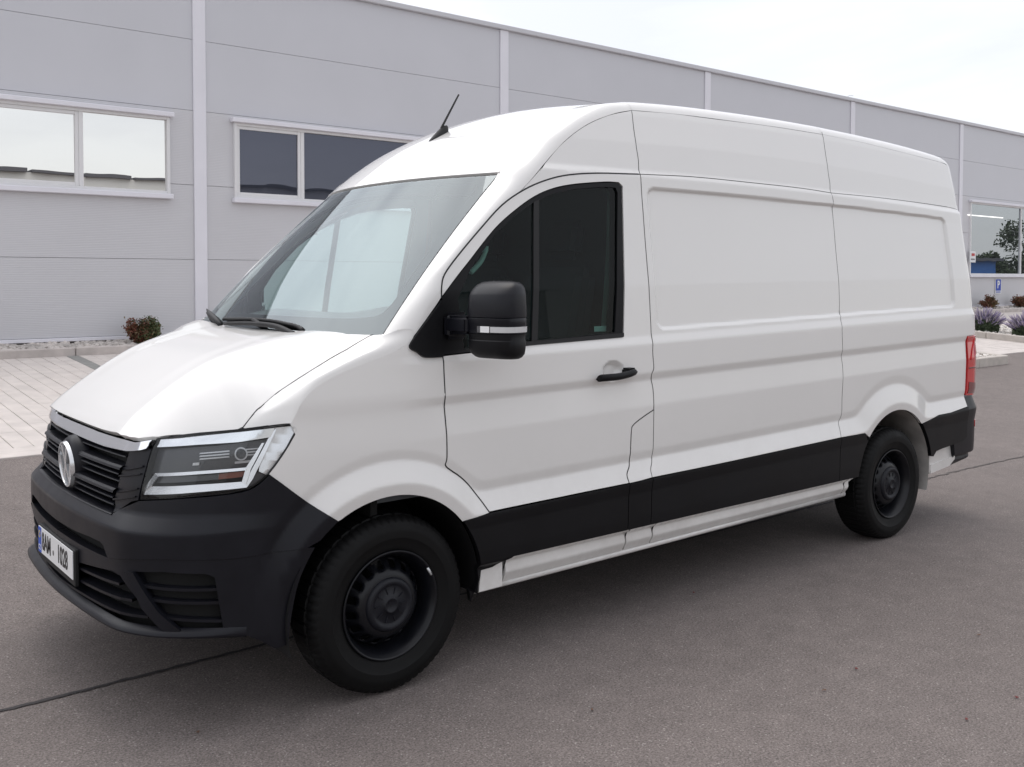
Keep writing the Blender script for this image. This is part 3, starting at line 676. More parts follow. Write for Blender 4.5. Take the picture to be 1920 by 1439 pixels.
M['signwhite'] = mat('sign_white', (.75, .76, .78), .5); M['signblue'] = mat('sign_blue', (.02, .06, .42), .5)
sg = sign('parking_sign', 1868, 537, wS, hS, [M['signwhite']], [((-wS*.42, wS*.42, -hS*.30, hS*.46), M['signblue']), ((-wS*.38, wS*.38, -hS*.42, -hS*.36), M['signblue'])], 'small blue and white parking sign on the grey wall below the far window', 'parking sign')
def text(body, size, m, parent, loc, rot=(math.pi/2, 0, 0), sx=1., ext=.001, name='lettering', bold=0):
    c = bpy.data.curves.new('t', 'FONT'); c.body = body; c.size = size; c.extrude = ext; c.align_x = 'CENTER'; c.align_y = 'CENTER'; c.offset = bold
    o = bpy.data.objects.new('t', c); COL.objects.link(o); bpy.context.view_layer.update()
    me = bpy.data.meshes.new_from_object(o.evaluated_get(bpy.context.evaluated_depsgraph_get())); bpy.data.objects.remove(o)
    me.materials.clear(); me.materials.append(m); ob = bpy.data.objects.new(name, me); ob.location = loc; ob.rotation_euler = rot; ob.scale = (sx, 1, 1)
    return link(ob, parent)
text('P', hS*.68, M['signwhite'], sg, (0, -.0105, hS*.09), bold=.012*hS/.5)
c = aw(1817, 482)
nb = sign('notice_board', 1816, 482, wS*.9, hS*.72, [M['signwhite']], [((-wS*.2, wS*.3, hS*.05, hS*.22), mat('sign_red', (.45, .05, .05), .5)), ((-wS*.3, wS*.3, -hS*.2, -hS*.12), M['shadowgap'])], 'small white notice with red print mounted beside the far window', 'notice', -.13)
# lightning rod on the roof edge
c = aw(1592, 188); r = empty('roof_rod', (c[0], YW+.05, zt_), label='thin bent lightning conductor rod on the roof edge', cat='lightning rod')
mesh_obj('rod', *tube([(0, 0, 0), (0, 0, .05), (.10, 0, .09), (.28, 0, .10)], .008, 5), M['fascia'], r)

# ------------------------------------------------------------ other side of the yard (seen in the reflections)
M['yardwall'] = mat('dark_hall_wall', (.12, .12, .13), .5, noise=(.5, .08, 4)); M['yardroof'] = mat('hall_roof', (.09, .09, .10), .6); M['yardlight'] = mat('pale_wall', (.62, .62, .60), .6)
h3 = empty('low_hall', (-20, -60, 0), label='low pale industrial hall far across the yard, seen only in reflections', cat='building')
boxo('wall', (-60, 72, -20, 0, -.1, 10.0), M['yardlight'], h3)
for k in range(33): boxo('roof_sheet', (-60+4.05*k, -56.3+4.05*k, -20.3, .4, 10.005, 10.22+.10*(k % 2)), M['yardroof'], h3)
for k in range(5): mesh_obj('vent_rail', *tube([(29+2.2*k-11, -2, 10.3), (29.5+2.2*k-11, -2, 12.3), (31+2.2*k-11, -2, 12.3)], .11, 6), M['yardroof'], h3)
M['bluewall'] = mat('blue_wall', (.03, .14, .42), .5)
h4 = empty('blue_shed', (98.5, -21, 0), label='blue shed among trees, seen only in the far window reflection', cat='building')
boxo('wall', (-7, .3, -6, 0, -.1, 3.4), M['bluewall'], h4); boxo('roof', (-7.4, .7, -6.4, .5, 3.405, 3.7), M['yardroof'], h4)
M['treeleaf'] = leafmat('tree_leaf', (.060, .085, .035), .5)
def tree(x, y, h, rad, seed, label):
    r = empty('tree', (x, y, 0), label=label, cat='tree', group='trees across the yard'); rr = random.Random(seed)
    V, F = tube([(0, 0, 0), (.1, 0, h*.3), (0, .1, h*.7)], [.3, .22, .08], 8)
    cl = []
    for i in range(26):
        a = rr.uniform(0, 6.28); e = (rad*rr.uniform(.2, 1)*math.cos(a), rad*rr.uniform(.2, 1)*math.sin(a), h*rr.uniform(.35, 1)); cl.append((e, rad*rr.uniform(.18, .38)))
        v, f = tube([(0, 0, h*.25), (e[0]*.5, e[1]*.5, (e[2]+h*.3)*.5), e], [.1, .06, .02], 4); o = len(V); V += v; F += [tuple(o+k for k in q) for q in f]
    mesh_obj('trunk', V, F, M['twig'], r)
    def fp(q):
        (e, s) = cl[q.randrange(len(cl))]; d = Vector((q.gauss(0, 1), q.gauss(0, 1), q.gauss(0, .7))).normalized()*s*q.uniform(.4, 1.1); return (e[0]+d.x, e[1]+d.y, e[2]+d.z)
    mesh_obj('crown', *leaves(9000, fp, .26, seed+1, 1.4), M['treeleaf'], r)
tree(109.5, -21, 7.2, 3.8, 5, 'tall round tree beside the blue shed across the yard'); tree(118, -21, 7.8, 4.6, 6, 'second round tree further along the yard'); tree(103, -24, 3.9, 3.4, 8, 'low bushy tree behind the blue shed'); tree(128, -24, 8, 5.5, 9, 'last tree of the row across the yard')
# ============================================================ the van
van = empty('delivery_van', (0, 0, 0), label='white high-roof panel van with black bumper and side mouldings, parked on the asphalt', cat='van')
def S2(a): return np.array(a, float)
zoomp = lambda pts, ox, oy, sc: [(ox+x/sc, oy+y/sc) for x, y in pts]
# ---- seam curves on the flank (s, z)
seamA_lo = ts([(1200, 327), (1203, 360), (1206, 400), (1212, 480), (1218, 560), (1221, 625), (1224, 660), (1226, 690), (1222, 702), (1224.5, 730), (1226, 770), (1225, 830), (1222, 862), (1220, 880), (1223, 896)], 4)
seamA_hi = ts([(1184, 207), (1188, 240), (1193, 275), (1197, 302), (1200, 327)], 4)
seamB_hi = ts([(1541, 248), (1548, 290), (1553, 325), (1556, 345), (1558, 362)], 4)
seamB_lo = ts([(1558, 362), (1561, 400), (1568, 480), (1574, 570), (1576.5, 602), (1579, 625), (1580, 656), (1578, 664), (1580, 690), (1579, 740), (1577, 780), (1572, 793), (1575, 808), (1577, 821)], 4)
gut = ts([(1200, 327), (1300, 332), (1400, 342), (1500, 353), (1558, 362)], 4); gut2 = ts([(1558, 362), (1640, 370), (1720, 380), (1793, 391)], 4)
gut2 = gut2[gut2[:, 0] < 4.60]; _gk = float(gut2[-1, 1])
groA = ts([(1184, 207), (1260, 213), (1330, 222), (1440, 236), (1541, 252)], 4); groB = ts([(1541, 252), (1620, 268), (1700, 288), (1762, 304)], 4)
doorfront = ts(zoomp([(1575, 25), (1300, 18), (1100, 30), (950, 65), (800, 130), (650, 235), (500, 400), (350, 580), (265, 700), (245, 780), (243, 860)], 760, 320, 3.598), 4)     # from seam A forwards and down
doorfront2 = ts([(829.5, 667), (832, 690), (834, 730), (836, 800), (838, 858), (835, 873), (846, 883), (858, 891), (870, 901), (883, 915), (901, 938), (917.7, 961)], 4)
flapL = ts([(1225.5, 769), (1205, 783), (1188, 797), (1184, 808), (1182, 850), (1180, 872), (1175.5, 890), (1180, 907)], 4)
mtop_door = ts([(917.7, 961), (960, 952), (1050, 933.5), (1120, 919), (1180, 907)], 3); mtop_flap = ts([(1180, 907), (1200, 902.5), (1223, 896)]); mtop_mid = ts([(1223, 896), (1350, 870), (1480, 842), (1577, 821)], 3); mtop_rear = ts([(1577, 821), (1600, 817), (1622, 813)])
P3 = lambda *a: np.vstack(a)
rev = lambda a: a[::-1]
def arch(c, r, a0, a1, n=40):
    t = np.radians(np.linspace(a0, a1, n)); return np.stack([c[0]+r*np.cos(t), c[1]+r*np.sin(t)], 1)
def angof(p, c): return math.degrees(math.atan2(p[1]-c[1], p[0]-c[0]))
# ---- front door
winhole = ts([(829.3, 557), (857, 520), (879, 492), (927, 431), (965, 396), (1002, 369.5), (1038, 354), (1079, 346), (1135, 342), (1160, 343)], 4)
winhole2 = ts([(1167, 350), (1168.5, 420), (1169, 626), (1166, 631), (1100, 637), (993, 647), (882, 661), (829.3, 667)])
door_outer = P3(doorfront[:-1], ts([(828, 562)]), doorfront2, mtop_door[1:], rev(flapL)[1:], rev(seamA_lo[seamA_lo[:, 1] > flapL[0, 1]]))
hole = P3(winhole, winhole2)
hole[:, 0] = np.maximum(hole[:, 0], hole[:, 0])
tri_front = ts([(829.3, 667), (829.3, 557)])
# the black sail corner meets the door edge, so the door skin is cut there
door_poly = P3(doorfront[:-1], winhole, winhole2, doorfront2[1:], mtop_door[1:], rev(flapL)[1:], rev(seamA_lo[seamA_lo[:, 1] > flapL[0, 1]]))
dL, dR = patch('front_door', door_poly, side, M['paint'], van, du=.016, gap=.0034, mirror=True)
flap_poly = P3(flapL, mtop_flap[1:], rev(seamA_lo[(seamA_lo[:, 1] < flapL[0, 1])])[1:])
patch('filler_flap_panel', flap_poly, side, M['paint'], van, mirror=False)
# ---- sliding panel, rear quarter, roof side
patch('side_panel', P3(gut, seamB_lo[1:], rev(mtop_mid)[1:], rev(seamA_lo)[1:]), side, M['paint'], van, du=.016, mirror=True)
sR = S1
ra0 = angof(mtop_rear[-1], RA); mrq = ts([(1735, 784), (1760, 778), (1783, 773)], 2)
ra1 = angof(ts([(1734, 786)])[0], RA); aR = arch(RA, AR, ra0, ra1, 50)
tr0 = tof(4.42, 0.75)
rearx = 4.86
quart = P3(gut2, [(4.76, _gk-.018), (4.90, _gk-.040), (4.90, 1.245), (4.57, 1.243), (4.56, 1.10), (4.56, .83), (4.56, .762)], ts([(1783, 774.5), (1760, 779)]), rev(aR)[:-1], rev(mtop_rear), rev(seamB_lo)[1:])
patch('rear_quarter_panel', quart, side, M['paint'], van, du=.016, mirror=True)
rearB = cat([tuple(groB[-1]), (4.62, 2.425), (4.72, 2.385), (4.80, 2.34), (4.88, 2.30)], 3)
patch('roof_side', P3(groA, seamB_hi[1:], rev(gut)[1:], rev(seamA_hi)[1:-1]), side, M['paint'], van, mirror=True)
seamC = ts([(1774, 311), (1780, 335), (1786, 362), (1791.5, 390.8)], 3)
_rB = np.array([(4.62, 2.425), (4.72, 2.385), (4.80, 2.34), (4.88, 2.30)])
patch('roof_side', P3(groB, rearB[1:], [(4.90, _gk-.040), (4.76, _gk-.018)], rev(gut2), rev(seamB_hi)[1:-1]), side, M['paint'], van, gap=.0012, mirror=True)
# cab roof side: between roof rail and door
pilB = ts([(975, 360), (1000, 332), (1025, 302), (1055, 268), (1095, 237), (1140, 216.5), (1184, 207)], 4)
dtop = doorfront[doorfront[:, 0] > pilB[0, 0]]
patch('cab_roof_side', P3(pilB, seamA_hi[1:], dtop), side, M['paint'], van, gap=.0024, mirror=True)
# tail face
patch('rear_door', [(4.905, .62), (4.905, 2.296), (5.3, 2.366), (S1-.002, 2.38), (S1-.002, .62)], side, M['paint'], van, mirror=True, du=.05, dv=.03)
# ---- lower black mouldings and sills
zl = lambda s, t: float(t+np.interp(t, _wt, _wa)*(s-1.45))
fs_ = 0.44
mo = .006
def mline(s0, s1, t, n=12): return np.array([(s, zl(s, t)) for s in np.linspace(s0, s1, n)])
bt = .447
seams_s = (float(flapL[-1, 0]), float(mtop_flap[-1, 0]), float(mtop_mid[-1, 0]))
aF = arch(FA, AR, angof(ts([(870, 975)])[0], FA), -12, 20)
mf = P3(ts([(872, 976), (905, 966), (917.7, 961)], 3), mtop_door[1:], mline(seams_s[0], .58, bt), ts([(935, 1056), (922, 1064), (901, 1070), (897, 1090), (892, 1112), (879, 1108)]), rev(aF))
patch('side_moulding', mf, side, M['mould'], van, off=mo, mirror=True)
patch('side_moulding', P3(mtop_flap, mline(seams_s[1], seams_s[0], bt, 4)), side, M['mould'], van, off=mo, mirror=True)
patch('side_moulding', P3(mtop_mid, mline(seams_s[2], seams_s[1], bt)), side, M['mould'], van, off=mo, mirror=True)
rt = ts([(1577, 821), (1622, 813)]); aRf = arch(RA, AR, ra0, 171.5, 20)
patch('side_moulding', P3(mtop_rear, aRf[1:], mline(3.2, seams_s[2], bt, 4)), side, M['mould'], van, off=mo, mirror=True)
patch('side_moulding', P3(arch(RA, AR, ra1, 12, 20), [(4.115, .47), (4.15, .505)], [(4.5, .53), (4.555, .555), (4.565, .765)], ts([(1783, 773.5), (1760, 778)])), side, M['mould'], van, off=mo, mirror=True)
slL = lambda s: .335+.009*(s-1.45)
def sill(s0, s1, **k):
    patch('sill_panel', [(s0, bt+.003), (s1, bt+.003), (s1, slL(s1)), (s0, slL(s0))], side, M['paint'], van, mirror=True, du=.05, dv=.008)
sill(.56, 1.29); sill(1.295, 1.475); sill(1.48, 3.13)
patch('sill_panel', [(3.137, bt+.003), (3.19, bt+.003), (3.175, slL(3.2)), (3.137, slL(3.1))], side, M['paint'], van, mirror=True, du=.05, dv=.008)
def flatside(s, z, off=0.):
    P = side(s, np.full_like(np.asarray(s, float), .60), off=off-.035); return np.concatenate([P[..., :2], np.broadcast_to(np.asarray(z, float), P[..., 0].shape)[..., None]], -1)
def tflat(pts): return np.array([inv(q, flatside, (aty(q, -.97)[0], aty(q, -.97)[2])) for q in pts])
patch('sill_panel', tflat([(901, 1069), (922, 1062), (942.5, 1052), (942.5, 1099.5), (897, 1112)]), flatside, M['paint'], van, mirror=True, du=.05, dv=.02)
patch('sill_panel', tflat([(1742, 852), (1762, 843), (1790, 830), (1790, 862), (1779, 875), (1742, 890)]), flatside, M['paint'], van, mirror=True, du=.05, dv=.02)
patch('sill_crease', tflat([(1743, 872), (1789, 853), (1789, 860), (1779, 874), (1743, 889)]), lambda s, z, off=0.: flatside(s, z, off=off+.006), M['paint'], van, mirror=True, du=.05, dv=.02, depth=.006)
for sgn in (-1, 1):
    v, f = tube([(.42, sgn*.935, .318), (1.5, sgn*.935, .326), (3.185, sgn*.935, .343)], .016, 10); mesh_obj('sill_rail', v, f, M['paint'], van)
# ---- front fender
hl_top = zoomp([(620, 145), (860, 112), (915, 108), (950, 122)], 240, 760, 2.9975)
hl_side = zoomp([(956, 140), (900, 240), (840, 330), (795, 388)], 240, 760, 2.9975)
bumpfend = zoomp([(795, 388), (1000, 540), (1180, 652)], 240, 760, 2.9975)
fendB = ts([(776, 631), (757, 650), (725, 666), (680, 684), (632, 704), (592, 728), (569, 752), (554, 780), (545, 796)], 4)
hs_ = ts(hl_side, 4); bf = ts(bumpfend, 3); faA0 = angof(bf[-1], FA); faA1 = angof(ts([(870, 975)])[0], FA)
sail_lo = ts([(829.3, 669), (806, 670.5), (791, 669), (776, 658)], 3)
fend_poly = P3(rev(fendB), ts([(766, 648), (770, 656)]), sail_lo[::-1], doorfront2[1:], ts([(905, 966), (872, 976)]), rev(arch(FA, AR, faA0, faA1, 50))[:-1], rev(bf), rev(hs_)[1:-1])
patch('front_fender', fend_poly, side, M['paint'], van, gap=-.0006, mirror=True, du=.012, dv=.010)
# ---- sail corner (black triangle) split at the door line
tri_out = ts([(827, 562), (800, 598), (777, 629), (766, 648), (770, 656), (776, 659)], 3)
patch('mirror_sail', P3(tri_out, rev(sail_lo)[1:], ts([(827.5, 640)])), side, M['mould'], van, off=.012, gap=.001, mirror=True)
glass_px = ts([(872, 655), (860, 560), (885, 503), (927, 443), (966, 406), (1002, 380), (1038, 364), (1080, 355.5), (1135, 351.5), (1155, 353), (1158.5, 362), (1153.5, 623), (1100, 629), (993, 639.5)])
fL = patch('window_frame', P3(winhole, winhole2), side, M['mould'], dL, off=-.003, gap=.002, holes=[glass_px], mirror=False, dv=.02)
me_ = mirror_obj(fL); me_.parent = dR
for sg_, dd_ in ((1, dL), (-1, dR)):
    g_ = patch('window_glass', glass_px, side, M['cabglass'], dd_, off=-.012, gap=-.006, depth=0, dv=.03)
    if sg_ < 0:
        mirror_obj(g_); bpy.data.objects.remove(g_)
    d_ = patch('division_bar', ts([(1002, 376), (1012, 372), (1009, 640), (998, 642)]), side, M['black'], dd_, off=-.004, gap=0, depth=.01)
    if sg_ < 0: mirror_obj(d_); bpy.data.objects.remove(d_)
    w_ = patch('window_seal', ts([(993, 640.5), (1169, 624.5), (1169, 631.5), (1166, 633), (993, 648), (960, 652), (960, 644)]), side, M['black'], dd_, off=.004, gap=0, depth=.012)
    if sg_ < 0: mirror_obj(w_); bpy.data.objects.remove(w_)
# ---- roof rails / A pillars / bonnet edges: one lofted strip between top surfaces and flank
def sray(s, z): return side(s, z)
def dside(v):
    h = .004; a = side(v[0], v[1]+h)-side(v[0], v[1]-h); return a/np.linalg.norm(a)
st_ = []
def add_st(A, TA, Bv, lb=None): st_.append((np.array(A, float), np.array(TA, float)/np.linalg.norm(TA), side(*Bv), dside(Bv), tuple(Bv)))
def roof_st(x, y, Bv):
    h = .004; A = roof(x, -y); T = roof(x, -y-h)-roof(x, -y+h); add_st(A, T, Bv)
rail = []
for x, y_, k_, Bv in ((4.735, .52, 1.6, rearB[12]), (4.735, .555, .9, rearB[10]), (4.725, .585, .45, rearB[8])):
    add_st(roof(x, -y_), np.array([k_, -1, -.25-.25*k_]), Bv)
for x, Bv in [(4.70, rearB[6]), (4.66, rearB[5]), (4.60, rearB[3]), (4.50, groB[-1]), (4.1, None), (3.6, None), (3.1, groB[0])]:
    if Bv is None: Bv = (x, np.interp(x, groB[:, 0], groB[:, 1]))
    roof_st(x, .64-.05*max(0, (x-4.6)/.15), Bv)
nB = len(st_)-1
for x in (2.7, 2.3, 1.9, 1.6): roof_st(x, .64, (x, np.interp(x, groA[:, 0], groA[:, 1])))
roof_st(groA[0, 0]-.01, .645, groA[0]); nA = len(st_)-1
for t, x, y in ((.86, 1.22, .655), (.70, 1.06, .67), (.54, .93, .695), (.36, .82, .72), (.18, .745, .745), (.06, .70, .765)):
    i = int(round(t*(len(pilB)-1))); roof_st(x, y, pilB[i])
wsA = [(944, 336), (922, 367), (875, 432), (829, 494), (798, 530), (766, 569), (740, 601), (719, 627)]
dB = [(962, 370), (941, 386.5), (899, 432.5), (858, 482), (838, 512), (829.5, 552), (803, 593), (777, 629)]
for a, b in zip(wsA, dB):
    g = aty(a, -.85); v = inv(a, wind, (-.85, g[2])); h = .004; v = np.array(v); v[0] = max(v[0], -(.92-.13*(v[1]-1.416)/.674)); T = wind(v[0]-h, v[1])-wind(v[0]+h, v[1])
    T = T/np.linalg.norm(T)+np.array([.25, -.3, .1])
    bb_ = ts([b])[0]; add_st(wind(v[0], v[1]), T, bb_)
nW = len(st_)-1
st_.append((st_[nW][0], (lambda q_: q_/np.linalg.norm(q_))(st_[nW][1]+np.array([-.2, -.5, .2])), st_[nW][2], st_[nW][3], st_[nW][4]))
hsm = th([(699, 628), (690, 632), (650, 656), (600, 685), (560, 710), (520, 737), (490, 763), (472, 781), (455, 803)])
fb = [fendB[0], fendB[3], fendB[7], fendB[11], fendB[15], fendB[19], fendB[24], fendB[28], fendB[-1]]
for a, b in list(zip(hsm, fb))[1:]:
    h = .004; T = hood(a[0]-.3*h, a[1]-h)-hood(a[0]+.3*h, a[1]+h); add_st(hood(a[0], a[1]), T, b)
LK = [.42]
def bez(A, TA, B, TB, n=12):
    L = np.linalg.norm(B-A)*LK[0]; t = np.linspace(0, 1, n)[:, None]; C1 = A+TA*L; C2 = B+TB*L
    return (1-t)**3*A+3*(1-t)**2*t*C1+3*(1-t)*t*t*C2+t**3*B
def loft(name, rows, closed_gap0=0, closed_gap1=0, n=14, sub=5, flB=True):
    R = []
    for ri, r in enumerate(rows):
        LK[0] = .42 if name != 'fender_top' else [.42]*(len(rows)-3)+[.33, .2, .06] and ([.42]*(len(rows)-3)+[.33, .2, .06])[ri]
        R.append(bez(*r[:4], n=n))
    LK[0] = .42; R = np.array(R)            # stations x n x 3
    Rf = np.stack([cat(R[:, j], sub) for j in range(n)], 1)
    def trim(R_, g):
        d = R_[1]-R_[0]; l = np.linalg.norm(d, axis=1, keepdims=True); R_[0] = R_[0]+d/np.maximum(l, 1e-9)*np.minimum(g, l*.9); return R_
    if closed_gap0: Rf = trim(Rf, closed_gap0)
    if closed_gap1: Rf = trim(Rf[::-1], closed_gap1)[::-1]
    gu = np.gradient(Rf, axis=0); gv = np.gradient(Rf, axis=1); nn = np.cross(gu, gv); nn /= np.maximum(np.linalg.norm(nn, axis=2, keepdims=True), 1e-9)
    if (nn*[0, -1, .6]).sum(-1).mean() < 0: nn = -nn
    m_, n_ = Rf.shape[:2]; V = Rf.reshape(-1, 3); Nn = nn.reshape(-1, 3); F = []
    for i in range(m_-1):
        for j in range(n_-1):
            q = (i*n_+j, i*n_+j+1, (i+1)*n_+j+1, (i+1)*n_+j); F.append(q)
    c = V[F[0][0]]; fn = np.cross(V[F[len(F)//2][1]]-V[F[len(F)//2][0]], V[F[len(F)//2][3]]-V[F[len(F)//2][0]])
    if fn@Nn[F[len(F)//2][0]] < 0: F = [f[::-1] for f in F]
    # inward flanges on both long edges and ends
    V = list(V); Nn = list(Nn); idx = lambda i, j: i*n_+j
    loops = [[idx(i, 0) for i in range(m_)], [idx(i, n_-1) for i in range(m_)], [idx(0, j) for j in range(n_)], [idx(m_-1, j) for j in range(n_)]]
    if not flB: loops.pop(1)
    for lp in loops:
        o = len(V)
        for k in lp: V.append(V[k]); Nn.append(Nn[k]); V.append(V[k]-Nn[k]*.02); Nn.append(Nn[k])
        for k in range(len(lp)-1): F.append((o+2*k, o+2*k+1, o+2*k+3, o+2*k+2))
    V = np.array(V); Nn = np.array(Nn)
    a = mesh_obj(name, V, F, M['paint'], van, normals=Nn); b = mesh_obj(name, V*[1, -1, 1], [f[::-1] for f in F], M['paint'], van, normals=Nn*[1, -1, 1])
loft('roof_rail', st_[:nB+1], 0, .002); loft('roof_rail', st_[nB:nA+1], .002, .002); loft('windscreen_pillar', st_[nA:nW+1], .002, .0); loft('fender_top', st_[nW+1:], .0012, .002, flB=False)
# ---- roof skin
yA = np.array([(s[0][0], s[0][1]) for s in st_[:nA+7]])
near = [tuple(p) for p in yA]
seamsx = (yA[nB, 0], yA[nA, 0])
def roofpart(rows, x0, x1, name):
    A = np.array(rows); B = A[::-1]*[1, -1]; patch(name, P3(A, B), roof, M['paint'], van, sign=1, gap=.0015, du=.04, dv=.04, bst=.04, depth=.02)
roofpart([(4.74, -.35)]+[tuple(p) for p in yA[:nB+1]], 0, 0, 'roof_panel'); roofpart([tuple(p) for p in yA[nB:nA+1]], 0, 0, 'roof_panel')
wt = inv((944, 336), wind, (-.79, 2.09)); zt_w = 2.093
frontedge = [(float(wind(y, zt_w+.004)[0]), float(y)) for y in np.linspace(-.792, .792, 31)]
A = [tuple(p) for p in yA[nA:nA+7]]
patch('cab_roof', P3(np.array(A), np.array(frontedge), np.array(A)[::-1]*[1, -1]), roof, M['paint'], van, sign=1, gap=.001, du=.03, dv=.03, bst=.03, depth=.02)
r0 = bez(*st_[0][:4], n=11); V = []; F = []
for i, t in enumerate(np.linspace(-1, 1, 41)):
    u_ = abs(t); sq = rearB[12][0]+(S1-rearB[12][0])*(1-u_); b = side(sq, np.interp(sq, [4.88, 5.3, S1], [2.30, 2.37, 2.39])); a = roof(st_[0][0][0]+.01*(1-u_), -.52*u_)
    cv = bez(a, np.array([1.6, -.6*u_, -.65])/np.linalg.norm([1.6, .6*u_, .65]), b, np.array([0, 0, 1.]), n=11)*(1-u_**6)+r0*u_**6
    V += [p*[1, 1 if t < 0 else -1, 1] for p in cv]
    if i: k = 11*i; F += [(k-11+j, k+j, k+j+1, k-10+j) for j in range(10)]
mesh_obj('rear_header', V, F, M['paint'], van)
# ---- windscreen
def wy(z): return .92-.13*(z-1.416)/.674
wz = np.linspace(1.375, zt_w, 16)
outer = P3([(-wy(z)+.004, z) for z in wz], [(y, zt_w) for y in np.linspace(-.77, .77, 20)], [(wy(z)-.004, z) for z in wz[::-1]])
ins = P3(cat([(-.60, 1.468), (-.72, 1.472), (-wy(1.49)+.085, 1.487), (-wy(1.53)+.058, 1.53)], 4), [(-wy(z)+.055, z) for z in np.linspace(1.56, zt_w-.075, 12)], cat([(-wy(zt_w-.06)+.06, zt_w-.06), (-wy(zt_w)+.085, zt_w-.038), (-.5, zt_w-.03), (0, zt_w-.028), (.5, zt_w-.03), (wy(zt_w)-.085, zt_w-.038), (wy(zt_w-.06)-.06, zt_w-.06)], 3), [(wy(z)-.055, z) for z in np.linspace(zt_w-.075, 1.56, 12)], cat([(wy(1.53)-.058, 1.53), (wy(1.49)-.085, 1.487), (.72, 1.472), (.60, 1.468)], 4))
patch('windscreen_surround', outer, wind, M['black'], van, sign=-1, holes=[ins], off=-.004, gap=0, du=.05, dv=.05, bst=.04, depth=.0)
patch('windscreen', outer, wind, M['ws'], van, sign=-1, gap=0, du=.04, dv=.04, bst=.04, depth=.0)
# ---- bonnet
hf_px = zoomp([(620, 140), (400, 160), (170, 182), (60, 190)], 240, 760, 2.9975)
hf = th([(455, 803)]+hf_px[1:3]); 
fr_edge = [tuple(th([(259.5, 823.5)])[0]), tuple(th([(242, 821)])[0]), tuple(th([(225, 817)])[0]), (-.899, -.40), (-.902, -.3), (-.903, -.15), (-.903, 0)]
near_h = P3(hsm[:, :2], hf[1:], fr_edge)                    # rear corner -> front centre
rear_h = np.array([(-.16, 0), (-.157, -.2), (-.147, -.4), (-.13, -.6), (-.105, -.8)])
full = P3(near_h, near_h[::-1][1:]*[1, -1], rear_h[::-1]*[1, -1], rear_h[1:])
patch('bonnet', full, hood, M['paint'], van, sign=1, gap=.0025, du=.025, dv=.025, bst=.025, depth=.025)
ribbon('bonnet_gap_shade', hsm[:, :2], .0016, hood, .0012, M['black'], van)  # dark line on the skin imitates the shaded bonnet gap
# cowl under the wipers
cw = bmesh.new(); 
V = []; F = []
for i, y in enumerate(np.linspace(-.90, .90, 31)):
    a = hood(np.interp(abs(y), [0, .9], [-.175, -.10]), y)-[0, 0, .03]; b = wind(np.clip(y, -.9, .9), 1.385); V += [a, b-[.0, 0, .005]]
    if i: k = 2*i; F.append((k-2, k-1, k+1, k))
mesh_obj('cowl', V, F, M['mould'], van)
# ---- nose: chrome bar, grille, cheeks
def tsf(pts, n=0, **k): return ts(pts, n, **k)
Z2B = lambda pts: zoomp(pts, 80, 740, 5.995)
fs = lambda y: float(np.interp(y, _pl2[:, 1], _s2) if False else np.interp(-y, -_pl[:, 1], _sl))      # flank parameter at half width y (negative side)
sN = float(tsf([(263, 829)])[0, 0])
ctop = P3(tsf([(291, 824), (275, 827), (261, 829), (243, 824), (225, 819.5), (192, 809)]), [(S0+.18, tsf([(192, 809)])[0, 1]+.002), (S0, tsf([(192, 809)])[0, 1]+.003)])
cbot = P3([(S0, .998), (S0+.18, .996), (S0+.36, .994)], tsf([(244.5, 845), (263.5, 844), (280, 840), (286, 829)], 2))
patch('chrome_bar', P3(ctop, cbot), side, M['chrome'], van, off=.016, gap=0, mirror=True, dv=.008, du=.03, depth=.03)
# grille field
gR = tsf(Z2B([(985, 630), (935, 790), (880, 905), (855, 1040), (815, 1160), (795, 1330)]))
gz0 = float(gR[-1, 1])
gpoly = P3([(S0, .998)], [(S0+.3, .996)], gR, [(S0+.35, gz0+.0), (S0, gz0+.004)])
patch('grille_recess', gpoly, side, M['void'], van, off=-.05, gap=-.01, depth=0, mirror=True, du=.06, dv=.05)
def gbar(pa, pb, prot, name='grille_bar', th_=None, m='plastic'):
    """pa, pb: pixel of upper and lower edge at the near end"""
    a = tsf(Z2B([pa]))[0]; b = tsf(Z2B([pb]))[0]; sE = (a[0]+b[0])/2
    zA, zB = a[1], b[1]; n = 14; V = []; F = []; mid = (zA+zB)/2; h = zA-zB
    prof = [(-.035, zB), (prot-.006, zB), (prot, zB+h*.12), (prot-.002, zA-h*.35), (prot-.010, zA), (-.035, zA)]
    ss = np.linspace(S0, sE, n); m_ = len(prof)
    for s in ss:
        for (o, z) in prof: V.append(side(s, z, off=o))
    for i in range(n-1):
        for j in range(m_-1): F.append((i*m_+j, (i+1)*m_+j, (i+1)*m_+j+1, i*m_+j+1))
    V = np.array(V); W_ = np.vstack([V, V*[1, -1, 1]]); o = len(V); F2 = F+[tuple(o+k for k in f[::-1]) for f in F]
    ob = mesh_obj(name, W_, F2, M[m], van, smooth=False)
gbar((945, 690), (938, 708), .004); gbar((935, 798), (925, 845), .022); gbar((888, 876), (880, 898), .012)
gbar((872, 962), (866, 980), .004); gbar((858, 1050), (850, 1100), .022); gbar((822, 1138), (815, 1162), .012); gbar((808, 1225), (802, 1243), .004); gbar((800, 1322), (795, 1345), .010)
